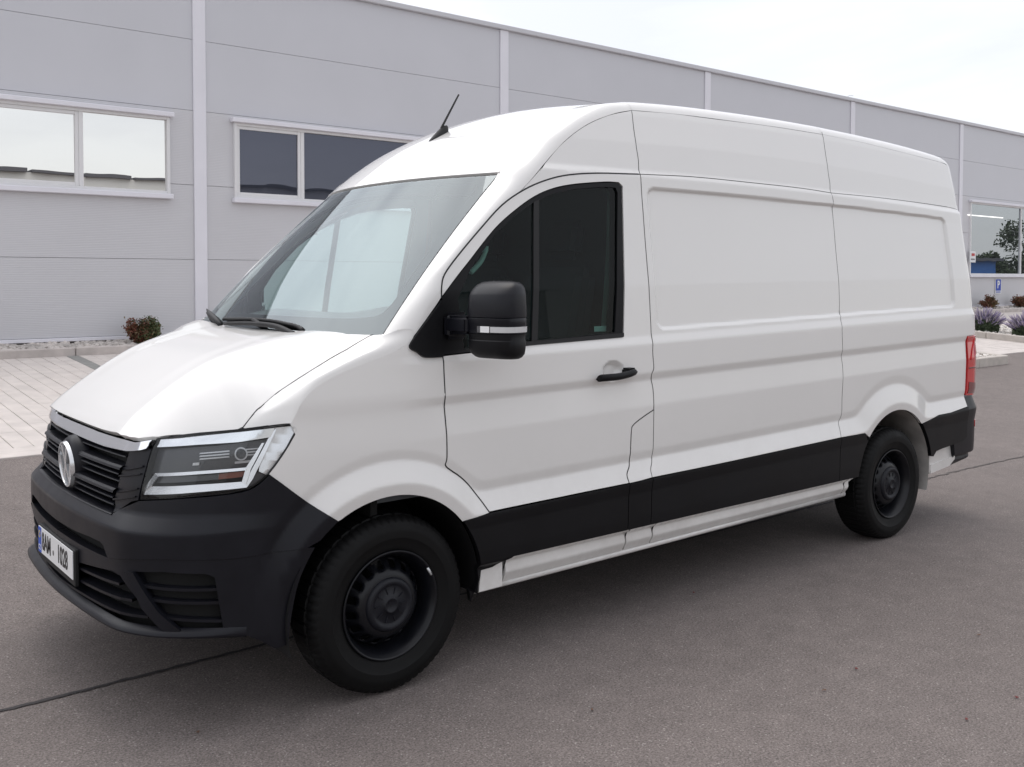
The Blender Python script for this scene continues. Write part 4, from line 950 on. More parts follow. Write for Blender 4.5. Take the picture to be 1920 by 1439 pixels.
# vertical cheek beside the lamp
hlI = tsf(zoomp([(165, 185), (140, 235), (62, 520)], 240, 760, 2.9975))
chk = P3(gR, tsf(Z2B([(870, 1290), (1000, 1205), (1080, 1190)])), rev(hlI), tsf([(285, 841), (264, 845)]))
patch('grille_cheek', chk, side, M['plastic'], van, off=.002, gap=.001, mirror=True, dv=.02, du=.03)
for (p0, p1, p2, p3) in (((925, 812), (1145, 792), (1140, 812), (915, 848)), ((880, 905), (1120, 880), (1118, 893), (878, 918)), ((855, 1078), (1085, 1045), (1083, 1060), (850, 1098)), ((815, 1165), (1060, 1135), (1058, 1150), (812, 1185))):
    patch('cheek_rib', tsf(Z2B([p0, p1, p2, p3])), side, M['plastic'], van, off=.009, gap=0, depth=.01, mirror=True, dv=.02)
# ---- emblem
def emblem():
    c = np.array(side(S0, .880, off=.020)); c = c+np.array([0, -.012, 0]); R = .095
    bm = bmesh.new(); seg = 48
    def ring(r0, r1, y0, y1):
        prof = [(r0, y0), (r0+.003, y1), (r1-.004, y1), (r1, y0)]
        V, F = lathe(prof, seg); vs = [bm.verts.new(v) for v in V]
        for f in F: bm.faces.new([vs[i] for i in f])
    ring(R*.88, R, 0, -.014)
    def bar(p, q, w, y=-.011):
        p = Vector((p[0], 0, p[1]))*R; q = Vector((q[0], 0, q[1]))*R; d = (q-p).normalized(); n = Vector((-d.z, 0, d.x))*w*R/2
        pts = [p+n, p-n, q-n, q+n]; lo = [bm.verts.new((v.x, 0, v.z)) for v in pts]; hi = [bm.verts.new((v.x*.999, y, v.z)) for v in pts]
        bm.faces.new(hi); [bm.faces.new((lo[i], lo[(i+1) % 4], hi[(i+1) % 4], hi[i])) for i in range(4)]
    bar((-.36, .80), (-.02, .06), .19); bar((.36, .80), (.02, .06), .19, -.0112)
    bar((-.82, .28), (-.36, -.80), .19); bar((-.40, -.78), (0, .02), .19, -.0114); bar((.40, -.78), (0, .02), .19, -.0116); bar((.82, .28), (.36, -.80), .19)
    bmesh.ops.recalc_face_normals(bm, faces=bm.faces[:])
    o = bm_obj('emblem', bm, M['badge'], van, smooth=True, angle=30); o.rotation_euler = (0, 0, math.radians(-90)); o.location = c
    T = Matrix.Translation(Vector(c))@Matrix.Rotation(math.radians(-4), 4, 'Y')@Matrix.Rotation(math.radians(-90), 4, 'Z'); o.matrix_local = T
    V, F = lathe([(0.0005, -.002), (R*.9, -.002), (R*1.08, .0), (R*1.20, .02), (R*1.25, .06)], 40); d = mesh_obj('emblem_boss', V, F, M['plastic'], van); d.matrix_local = Matrix.Translation(Vector(c)+Vector((.002, 0, 0)))@Matrix.Rotation(math.radians(-4), 4, 'Y')@Matrix.Rotation(math.radians(-90), 4, 'Z')
emblem()
# ---- headlamps
Z2 = lambda pts: zoomp(pts, 240, 760, 2.9975)
hl_poly_px = Z2([(166, 183), (400, 162), (620, 143), (820, 118), (900, 107), (940, 112), (956, 138), (900, 238), (840, 330), (790, 392), (740, 438), (680, 474), (560, 500), (400, 515), (240, 528), (66, 533), (75, 470), (140, 235)])
hl_poly = tsf(hl_poly_px)
def tl(pts, n=0, off=-.03): return ts(Z2(pts), n, off=off)
hlo = []
for mir in (False, True):
    n0 = len(COL.objects)
    H = patch('headlamp', hl_poly, side, M['black'], van, off=-.042, gap=.001, depth=0, dv=.03, du=.04)
    hm = patch('lamp_rim', hl_poly, side, M['black'], H, off=-.001, gap=.0015, holes=[inset(clean(dens(hl_poly, .02)), .005)], depth=.03, dv=.03)
    kids = [patch('lamp_cover', hl_poly, side, M['lampglass'], H, off=.0, gap=.004, depth=0, dv=.02, du=.03)]
    def lp(name, pts, m, off=-.03, dp=.006, tilt=0):
        pp = tl(pts, off=off); zc_ = pp[:, 1].mean(); pm = np.polyfit(pp[:, 0], pp[:, 1], 1)
        sf = (lambda s, z, off=0.: side(s, z, off=off-tilt*np.clip(np.asarray(z)-np.polyval(pm, s), -.03, .03))) if tilt else side
        kids.append(patch(name, pp, sf, M[m], H, off=off, gap=0, depth=dp, dv=.006 if tilt else .02, du=.03))
    lp('upper_trim', [(160, 190), (400, 170), (625, 152), (825, 128), (802, 180), (620, 208), (400, 222), (142, 237)], 'chrome', -.010)
    lp('side_reflector', [(832, 128), (925, 118), (944, 134), (890, 235), (835, 325), (780, 392), (735, 372), (748, 300)], 'drl', -.020, tilt=.15)
    lp('side_reflector', [(735, 378), (778, 396), (680, 462), (665, 455), (690, 400)], 'lampgrey', -.024)
    lp('inner_bezel', [(150, 245), (500, 228), (795, 190), (735, 345), (420, 368), (110, 385)], 'lampgrey', -.036)
    lp('light_guide', [(148, 383), (400, 371), (668, 350), (664, 366), (400, 388), (168, 400)], 'drl', -.010, tilt=.22); lp('light_guide', [(150, 384), (172, 398), (130, 454), (84, 502), (90, 468)], 'drl', -.011, tilt=.1)
    lp('light_guide', [(664, 352), (752, 214), (766, 212), (690, 360), (662, 444), (640, 432)], 'drl', -.010, tilt=.15)
    lp('light_guide', [(788, 190), (826, 134), (832, 140), (700, 415), (668, 462), (655, 440)], 'drl', -.010, tilt=.15)
    lp('lower_trim', [(126, 458), (400, 448), (655, 430), (668, 462), (400, 488), (84, 502)], 'drl', -.012, tilt=.25)
    lp('daylight_cell', [(178, 400), (510, 388), (508, 418), (160, 438)], 'lampgrey', -.028)
    lp('amber_reflector', [(512, 386), (668, 370), (640, 404), (508, 418)], 'amber', -.028)
    for k in range(3): lp('reflector_bar', [(405, 268+k*16), (570, 254+k*16), (570, 262+k*16), (400, 276+k*16)], 'satin', -.026)
    for k in range(3): lp('reflector_bar', [(662, 246+k*16), (735, 240+k*16), (732, 247+k*16), (662, 253+k*16)], 'satin', -.026)
    lp('reflector_bar', [(365, 325), (400, 322), (400, 338), (362, 340)], 'led', -.026)
    lp('reflector_bar', [(600, 318), (690, 308), (690, 322), (600, 330)], 'satin', -.026)
    cc = inv(Z2([(636, 275)])[0], side, (-.6, .98), off=-.02)
    th_ = np.linspace(0, 2*math.pi, 20)[:-1]; e = np.array([(cc[0]+.024*math.cos(a), cc[1]+.024*math.sin(a)) for a in th_]); kids.append(patch('projector_ring', e, side, M['satin'], H, off=-.022, gap=0, depth=.01, holes=[e+(cc-e)*.22]))
    pc = np.array([(cc[0]+.020*math.cos(a), cc[1]+.020*math.sin(a)) for a in th_]); kids.append(patch('projector_lens', pc, side, M['lampglass'], H, off=-.020, gap=0, depth=0))
    if mir:
        HM = mirror_obj(H)
        for kx in [hm]+kids: mo_ = mirror_obj(kx); mo_.parent = HM; bpy.data.objects.remove(kx)
        bpy.data.objects.remove(H)
# ---- bumper
btop_in = tsf(Z2B([(795, 1340), (870, 1290), (940, 1262), (1090, 1198)])); btop_hl = tsf(Z2([(70, 538), (280, 528), (560, 504), (680, 478), (740, 442), (795, 390)]), 3)
zgb = float(btop_in[0, 1])
split = P3([(S0, .617), (S0+.3, .617)], tsf(zoomp([(545, 870)], 0, 720, 2.664)), tsf(Z2([(0, 864), (200, 866), (400, 869), (600, 861), (800, 826), (1008, 800)]), 3))
cre = None
archpx = tsf(Z2([(1180, 652), (1080, 760), (1010, 880), (960, 1000), (930, 1130), (910, 1260), (905, 1345)]), 3)
isp = int(np.argmin(np.hypot(*(archpx-split[-1]).T)))
slot = P3([(S0, .657), (S0+.25, .660), (-1.317, .668), (-1.215, .669), (-1.185, .660), (-1.160, .628)], [(S0+.25, .612), (S0, .612)])
up = P3([(S0, zgb+.004), (S0+.25, zgb+.003)], btop_in, btop_hl, bf[1:], archpx[1:isp], rev(split))
def slotedge(poly): return poly
slotp = np.array([p if i not in (0, len(slot)-1) else (S0+.0, p[1]) for i, p in enumerate(slot)])
# the slot reaches the centre line: cut it out of the outline itself
up_cut = slot[:6]
upper = P3([(S0, zgb+.004), (S0+.25, zgb+.003)], btop_in, btop_hl, bf[1:], archpx[1:isp], rev(split)[:-2], rev(up_cut))
bmp = patch('front_bumper', upper, side, M['plastic'], van, gap=0, mirror=True, du=.012, dv=.010, depth=.03, off=.004)
patch('bumper_slot', P3(slot), side, M['void'], van, off=-.045, gap=-.012, depth=0, mirror=True, dv=.03)
lowb = tsf([(515, 1217), (460, 1192), (420, 1197.7), (373, 1194), (300, 1189), (240, 1185)], 2)
lowb = P3(lowb, tsf([(215, 1172), (190, 1150)]), [(S0+.25, .375), (S0, .375)])
cg = P3([(S0, .52), (S0+.24, .52)], tsf(zoomp([(400, 895), (560, 935), (600, 960), (690, 1080), (800, 1185), (850, 1245)], 0, 720, 2.664)), tsf(zoomp([(600, 1225), (540, 1190)], 0, 720, 2.664)), [(S0+.24, .405), (S0, .405)])
fog = tsf(Z2([(40, 938), (200, 940), (440, 952), (485, 970), (500, 1060), (540, 1290), (400, 1288), (275, 1272), (170, 1160), (95, 1060)]))
lower = P3([(S0, .616), (S0+.3, .616)], split[2:], archpx[isp:], lowb, [(S0, cg[-1, 1])], rev(cg)[1:-1], [(S0, cg[0, 1])])
patch('lower_bumper', lower, side, M['plastic'], van, gap=.0015, mirror=True, du=.03, dv=.012, depth=.035, holes=[fog])
patch('grille_backing', cg, side, M['void'], van, off=-.06, gap=-.01, depth=0, mirror=True, dv=.03); patch('fog_recess', fog, side, M['void'], van, off=-.035, gap=-.006, depth=0, mirror=True, dv=.03)
def blade(name, pa, pb, off, h, m='plastic', s0=None, prot=.03, zc=None):
    """horizontal blade between two traced points (or from the centre line)"""
    b = tsf([pb])[0]; a = tsf([pa])[0] if pa else np.array([S0, b[1] if zc is None else zc]); n = 12; V = []; F = []
    for i in range(n):
        t = i/(n-1); s = a[0]+(b[0]-a[0])*t; z = a[1]+(b[1]-a[1])*t
        for (o, dz) in ((off-prot, -h), (off, -h*.8), (off, h*.8), (off-prot, h)): V.append(side(s, z+dz, off=o))
        if i: k = 4*i; F += [(k-4+j, k+j, k+j+1, k-3+j) for j in range(3)]
    V = np.array(V); o = len(V); c_ = len(V)
    ob = mesh_obj(name, V, F, M[m], van, smooth=False); mirror_obj(ob)
for pb_, zz in (((590, 1003), .50), ((655, 1085), .455), ((735, 1168), .412)): blade('grille_blade', None, zoomp([pb_], 0, 720, 2.664)[0], -.004, .006, zc=zz, prot=.05)
for (x0, y0_, x1, y1_) in ((75, 1018, 498, 1039), (115, 1095, 512, 1113), (195, 1198, 528, 1216), (262, 1270, 538, 1288)): blade('fog_blade', Z2([(x0, y0_)])[0], Z2([(x1, y1_)])[0], -.004, .0065, prot=.03)
strut = tsf(Z2([(-2, 935), (38, 935), (110, 1060), (180, 1160), (300, 1262), (270, 1275), (200, 1262), (90, 1140)]))
patch('bumper_strut', strut, side, M['plastic'], van, off=.012, gap=0, mirror=True, dv=.02)
# lip spoiler
V = []; F = []; ss = np.linspace(S0, float(ts([(462, 1190)])[0, 0]), 30); zz = np.interp(ss, [S0, S0+.5, S0+.9, ss[-1]], [.388, .388, .380, .362])
for i, (s, z) in enumerate(zip(ss, zz)):
    k_t = min(1, (ss[-1]-s)/.22+.05)
    for (o, dz) in ((-.01, .022), (.008, .014), (.022, .002), (.022, -.005), (.0, -.014), (-.12, -.016)): V.append(side(s, .40, off=o*k_t+.003)*[1, 1, 0]+np.array([0, 0, z+dz]))
    if i: k = 6*i; F += [(k-6+j, k+j, k+j+1, k-5+j) for j in range(5)]
l_ = mesh_obj('bumper_lip', V, F, M['plastic'], van); mirror_obj(l_)
# ---- number plate
pc = Vector((-.998, 0, .528)); PT = Matrix.Translation(pc)@Matrix.Rotation(math.radians(-90), 4, 'Z')
pl = empty('number_plate', parent=van); pl.matrix_local = PT
boxo('plate_holder', (-.272, .272, .002, .02, -.082, .062), M['black'], pl, bev=.004); boxo('plate_base', (-.26, .26, -.003, .001, -.055, .055), M['plate'], pl, bev=.001)
boxo('blue_band', (-.258, -.214, -.0045, -.0031, -.053, .053), M['blue'], pl)
for k in range(12):
    a = k*math.pi/6; boxo('star', (-.236+.013*math.cos(a)-.0022, -.236+.013*math.cos(a)+.0022, -.0056, -.0046, .024+.013*math.sin(a)-.0022, .024+.013*math.sin(a)+.0022), M['yellow'], pl)
text('CZ', .03, M['plate'], pl, (-.236, -.0048, -.032), name='country_code')
text('8AM', .101, M['ink'], pl, (-.130, -.0032, -.001), sx=.72, name='lettering', bold=.0022); text('1028', .101, M['ink'], pl, (.118, -.0032, -.001), sx=.76, name='lettering', bold=.0022)
bm = bmesh.new(); bmesh.ops.create_circle(bm, cap_ends=True, segments=16, radius=.011, matrix=Matrix.Translation((-.022, -.0036, -.012))@Matrix.Rotation(math.pi/2, 4, 'X')); bm_obj('test_sticker', bm, M['lampgrey'], pl)
# ---- wheels
def tread(i, j, r, y):
    if j in (8, 9) and i % 4 == 0: r -= .006
    if j in (14, 15) and i % 4 == 2: r -= .006
    if j in (11, 12) and i % 6 < 1: r -= .006
    return r, y
def wheel(x, y, zc, sgn, turn=0.):
    w = empty('wheel', (x, y, zc), parent=van)
    R = .352; hw = .112
    prof = [(.212, -.095), (.235, -.105), (.262, -.1105), (.266, -.1135), (.29, -.1145), (.305, -.113), (.309, -.110), (.326, -.105), (.343, -.088), (.3495, -.06), (.3435, -.055), (.352, -.05), (.352, .05), (.3435, .055), (.3495, .06), (.343, .088), (.326, .105), (.309, .110), (.305, .113), (.29, .1145), (.266, .1135), (.262, .1105), (.235, .105), (.212, .095)]
    prof = [(.206, -.090)]+prof+[(.206, .090)]
    V, F = lathe(prof, 264, lambda i, j, r, y_: tread(i, j-1, r, y_))
    t = mesh_obj('tyre', V, F, M['rubber'], w); t.data.set_sharp_from_angle(angle=math.radians(32))
    rim = [(.210, -.094), (.214, -.098), (.216, -.104), (.211, -.107), (.206, -.102), (.200, -.088), (.193, -.080), (.188, -.045), (.178, -.015), (.172, .02)]
    V, F = lathe(rim, 96); rm = mesh_obj('rim', V, F, M['steel'], w)
    # disc with ventilation holes
    n = 96; V = []; F = []
    prof2 = [(.176, -.000, 0), (.170, -.016, 0), (.163, -.028, 1), (.136, -.060, 1), (.125, -.074, 0), (.110, -.080, 0), (.085, -.082, 0), (.02, -.082, 0)]
    m_ = len(prof2)
    for i in range(n):
        a = 2*math.pi*i/n
        for (r, yy, h) in prof2: V.append((r*math.cos(a), yy, r*math.sin(a)))
    for i in range(n):
        for j in range(m_-1):
            if prof2[j][2] and prof2[j+1][2] and i % 6 in (1, 2, 3): continue
            F.append((i*m_+j, i*m_+j+1, ((i+1) % n)*m_+j+1, ((i+1) % n)*m_+j))
    dsk = mesh_obj('wheel_disc', V, F, M['steel'], w); sm = dsk.modifiers.new('solid', 'SOLIDIFY'); sm.thickness = .006
    cap = [(.108, -.080), (.106, -.092), (.098, -.101), (.086, -.104), (.080, -.098), (.074, -.094), (.070, -.0945), (.034, -.097), (.031, -.103), (.026, -.106), (.023, -.102), (.0005, -.1015)]
    V, F = lathe(cap, 64); mesh_obj('hub_cap', V, F, M['cap'], w)
    bm = bmesh.new()
    for k in range(10):
        box(bm, .046, .070, -.0985, -.0935, -.0018, .0018, mtx=Matrix.Rotation(k*math.pi/5+.25, 4, 'Y'))
    bm_obj('hub_rib', bm, M['cap'], w)
    V, F = lathe([(.17, .03), (.03, .03), (.0005, .03)], 40); mesh_obj('brake_disc', V, F, M['void'], w)
    mesh_obj('balance_weight', *tube([(.205*math.cos(math.radians(a)), -.106, .205*math.sin(math.radians(a))) for a in (48, 53, 58)], .0055, 6), M['satin'], w)
    for ch in w.children:
        if ch.name.startswith('balance_weight') and (x > 1 or sgn > 0): bpy.data.objects.remove(ch)
    w.rotation_euler = (0, .4, (math.pi if sgn > 0 else 0)+turn)
    return w
wheel(-.005, -.862, .350, -1); wheel(3.665, -.872, .346, -1); wheel(-.005, .862, .350, 1); wheel(3.665, .872, .346, 1)
# wheel housings
def housing(c, r, y0, y1, m, a0=-35, a1=215):
    V = []; F = []; A = np.radians(np.linspace(a0, a1, 40))
    for a in A:
        for y in (y0, y1): V.append((c[0]+r*math.cos(a), y, c[1]+r*math.sin(a)))
    F = [(2*i, 2*i+1, 2*i+3, 2*i+2) for i in range(39)]; o = len(V); V.append((c[0], y1, c[1])); F += [(o, 2*i+1, 2*i+3) for i in range(39)]
    ob = mesh_obj('wheel_housing', V, F, m, van); mirror_obj(ob)
M['liner'] = mat('grey_liner', (.40, .38, .36), .7, noise=(8, .25, 5))
housing(FA, AR+.004, -.975, -.55, M['black'], -7, 196); housing(RA, AR+.004, -.985, -.62, M['liner'], -18, 166)
# dark edge trim behind the rear wheel opening
# ---- chassis floor and inner walls that keep daylight out
boxo('floor', (.42, 3.22, -.90, .90, .36, .40), M['black'], van); boxo('floor', (4.1, 4.66, -.90, .90, .38, .42), M['black'], van); boxo('floor', (3.22, 4.1, -.60, .60, .5, .56), M['black'], van); boxo('front_floor', (-.42, .42, -.56, .56, .36, .42), M['black'], van); boxo('under_tray', (-.80, -.40, -.58, .58, .385, .41), M['black'], van)
M['bulk'] = mat('bulkhead_grey', (.045, .048, .05), .7); boxo('bulkhead', (1.40, 1.43, -.90, .90, .4, 1.4), M['bulk'], van); boxo('bulkhead', (1.40, 1.43, -.83, .83, 1.402, 2.12), M['bulk'], van)
boxo('firewall', (-.06, -.03, -.90, .90, .4, 1.33), M['void'], van)
boxo('bonnet_liner', (-.86, -.06, -.55, .55, .42, 1.0), M['void'], van)
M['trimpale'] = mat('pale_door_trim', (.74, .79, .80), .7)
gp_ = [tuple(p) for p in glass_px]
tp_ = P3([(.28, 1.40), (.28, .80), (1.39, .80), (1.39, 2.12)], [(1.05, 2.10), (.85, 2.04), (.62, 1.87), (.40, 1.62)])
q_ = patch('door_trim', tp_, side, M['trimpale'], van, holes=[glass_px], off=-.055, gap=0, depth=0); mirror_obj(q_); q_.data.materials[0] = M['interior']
pt_ = []
for a_, b_ in zip(wsA, dB):
    P_ = inv(a_, wind, (-.85, aty(a_, -.85)[2])); pt_.append((wind(P_[0], P_[1])*[1, -1, 1]+np.array([.05, -.05, -.03]), side(*ts([b_])[0], off=-.05)*[1, -1, 1]))
V = [p for ab in pt_ for p in ab]; F = [(2*i, 2*i+1, 2*i+3, 2*i+2) for i in range(len(pt_)-1)]; mesh_obj('pillar_trim', V, F, M['trimpale'], van)
patch('roof_lining', [(.82, -.60), (1.0, -.70), (1.39, -.72), (1.39, .72), (1.0, .70), (.82, .60), (.70, 0)], roof, M['trimpale'], van, off=-.05, gap=0, depth=0, du=.06, dv=.08, bst=.06)
boxo('underbody_shade_block', (.62, 3.02, -.72, .72, .235, .355), M['void'], van, bev=.03); boxo('exhaust_silencer', (2.2, 3.0, .2, .5, .19, .23), M['void'], van)  # low central block is unseen, added to deepen the shadow beneath the van
boxo('rear_axle', (3.60, 3.72, -.72, .72, .29, .41), M['void'], van); boxo('engine_tray', (-.36, .40, -.52, .52, .22, .355), M['void'], van, bev=.03)
# ---- black backing strips stand in for the shade inside the panel gaps
for c in (seamA_lo, seamA_hi, seamB_lo, seamB_hi, gut, gut2, doorfront, doorfront2, flapL, groA, groB):
    ribbon('seam_shade_backing', c, .012, side, -.009, M['black'], van)
for s_ in (1.2925, 1.4775, 3.1325, .5575): ribbon('seam_shade_backing', [(s_, .345), (s_, .39), (s_, .435)], .005, side, -.010, M['black'], van)
# dark lines on the paint imitate shaded gaps, widest round the door
for c, w_ in ((doorfront, .0034), (doorfront2, .0026), (flapL, .0020), (seamA_lo, .0013), (seamA_hi, .0016), (seamB_lo, .0012), (seamB_hi, .0014), (gut, .0013), (gut2, .0013)):
    ribbon('seam_gap_shade', c, w_, side, .0008, M['black'], van)
# ---- tail lamps and rear corner
tlp = [(4.575, 1.238), (4.70, 1.242), (4.86, 1.236), (4.875, 1.05), (4.86, .86), (4.70, .832), (4.565, .838), (4.568, 1.0), (4.572, 1.1)]
T_ = patch('tail_lamp', tlp, side, M['red'], van, off=.010, gap=0, depth=.04, mirror=True, du=.02)
for tt in T_:
    a = patch('lamp_facet', [(4.68, 1.225), (4.80, 1.215), (4.70, 1.12), (4.60, 1.08), (4.63, 1.15)], side, M['red'], tt, off=.016, gap=0, depth=.008)
    b = patch('lamp_facet', [(4.58, 1.03), (4.86, 1.03), (4.86, 1.02), (4.58, 1.02)], side, M['reddark'], tt, off=.0125, gap=0, depth=.004)
    c = patch('lamp_facet', [(4.585, .93), (4.85, .90), (4.84, .865), (4.70, .845), (4.58, .85)], side, M['reddark'], tt, off=.0135, gap=0, depth=.006)
    if tt is T_[1]:
        for o_ in (a, b, c): q_ = mirror_obj(o_); q_.parent = tt; bpy.data.objects.remove(o_)
patch('rear_bumper', [(4.565, .765), (4.575, .828), (4.72, .826), (S1-.3, .83), (S1-.002, .83), (S1-.002, .42), (4.85, .42), (4.72, .41)]+[tuple(p) for p in ts([(1780, 874), (1790, 834)])]+[(4.56, .555)], side, M['plastic'], van, off=-.004, gap=0, mirror=True, du=.03, depth=.05)
patch('rear_reflector', [(4.70, .655), (4.86, .665), (4.86, .625), (4.70, .612)], side, M['red'], van, off=.0, gap=0, mirror=True, depth=.01)
# ---- door handle
def handle(sg_, par):
    h = empty('handle', parent=par); o = np.array(side(1.185, 1.18, off=.03))
    pts = [aty((1121, 712), -1.02), aty((1127, 708), -1.035), aty((1140, 707), -1.045), aty((1160, 705), -1.047), aty((1178, 702), -1.04), aty((1190, 699), -1.03), aty((1193, 697), -1.02)]
    pts = cat(pts, 4); n = len(pts); V = []; F = []
    for i, p in enumerate(pts):
        t = i/(n-1); hh = .017*math.sqrt(max(.05, 1-(2*t-1)**6)); th2 = .011
        for k in range(10):
            a = 2*math.pi*k/10; V.append((p[0], (p[1]-th2*math.cos(a)), p[2]+hh*math.sin(a)))
        if i: F += [((i-1)*10+k, (i-1)*10+(k+1) % 10, i*10+(k+1) % 10, i*10+k) for k in range(10)]
    F += [tuple(range(10)), tuple(range((n-1)*10, n*10))]; V = np.array(V); V[:, 1] *= -sg_*-1 if sg_ < 0 else -1
    ob = mesh_obj('grip', V, F, M['mould'], h)
    a = aty((1182, 699), -1.02); bm = bmesh.new(); box(bm, a[0]-.03, a[0]+.035, -1.035, -.985, a[2]-.018, a[2]+.022, bev=.008, seg=2)
    a2 = aty((1124, 711), -1.01); box(bm, a2[0]-.01, a2[0]+.03, -1.02, -.98, a2[2]-.014, a2[2]+.012, bev=.006, seg=2)
    if sg_ > 0:
        for v in bm.verts: v.co.y = -v.co.y
        bmesh.ops.reverse_faces(bm, faces=bm.faces[:])
    bm_obj('handle_base', bm, M['mould'], h, smooth=True, angle=40)
    a = aty((1189, 703), -1.046); V_, F_ = lathe([(.0005, -.002), (.007, -.002), (.008, 0.003)], 16); k_ = mesh_obj('lock', V_, F_, M['satin'], h); k_.location = (a[0], -sg_*-1*0+(a[1] if sg_ < 0 else -a[1]), a[2])
def handle_simple(par, sg_):
    pts = [aty((1120, 712), -1.015), aty((1127, 709.5), -1.035), aty((1140, 708.5), -1.047), aty((1160, 706.5), -1.049), aty((1178, 702.5), -1.042), aty((1188, 699), -1.034), aty((1193, 697.5), -1.018)]
    pts = cat(pts, 4); n = len(pts); V = []; F = []
    for i, p in enumerate(pts):
        t = i/(n-1); hh = .0165*max(.05, 1-(2*t-1)**8)**.5; th2 = .010
        for k in range(12): a = 2*math.pi*k/12; V.append((p[0], p[1]-th2*math.cos(a), p[2]+hh*math.sin(a)))
        if i: F += [((i-1)*12+k, (i-1)*12+(k+1) % 12, i*12+(k+1) % 12, i*12+k) for k in range(12)]
    F += [tuple(range(12)), tuple(range((n-1)*12, n*12))]
    b = aty((1182, 697), -1.02); bm = bmesh.new(); vs = [bm.verts.new(v) for v in V]; [bm.faces.new([vs[i] for i in f]) for f in F]
    box(bm, b[0]-.028, b[0]+.030, -1.036, -.985, b[2]-.014, b[2]+.017, bev=.008, seg=2)
    bmesh.ops.recalc_face_normals(bm, faces=bm.faces[:])
    if sg_ > 0:
        for v in bm.verts: v.co.y = -v.co.y
        bmesh.ops.reverse_faces(bm, faces=bm.faces[:])
    bm_obj('handle', bm, M['mould'], par, smooth=True, angle=50)
handle_simple(dL, -1); handle_simple(dR, 1)
# ---- exterior mirrors
def superbox(bm, c, hx, hy, z0, z1, tops, nseg=28, yaw=0., e=3.2, lean=0.):
    """stack of rounded sections; tops = [(z fraction, scale)]"""
    rings = []
    for (t, s, dx) in tops:
        z = z0+(z1-z0)*t; ring = []
        for k in range(nseg):
            a = 2*math.pi*k/nseg; ca, sa = math.cos(a), math.sin(a); x = hx*s*math.copysign(abs(ca)**(2/e), ca)+dx; y = hy*(s*.5+.5 if s > .5 else s*1.5)*math.copysign(abs(sa)**(2/e), sa)
            ring.append(bm.verts.new((c[0]+x*math.cos(yaw)-y*math.sin(yaw), c[1]+x*math.sin(yaw)+y*math.cos(yaw), z)))
        rings.append(ring)
    for a, b in zip(rings[:-1], rings[1:]):
        for k in range(nseg): bm.faces.new((a[k], a[(k+1) % nseg], b[(k+1) % nseg], b[k]))
    bm.faces.new(rings[0][::-1]); bm.faces.new(rings[-1])
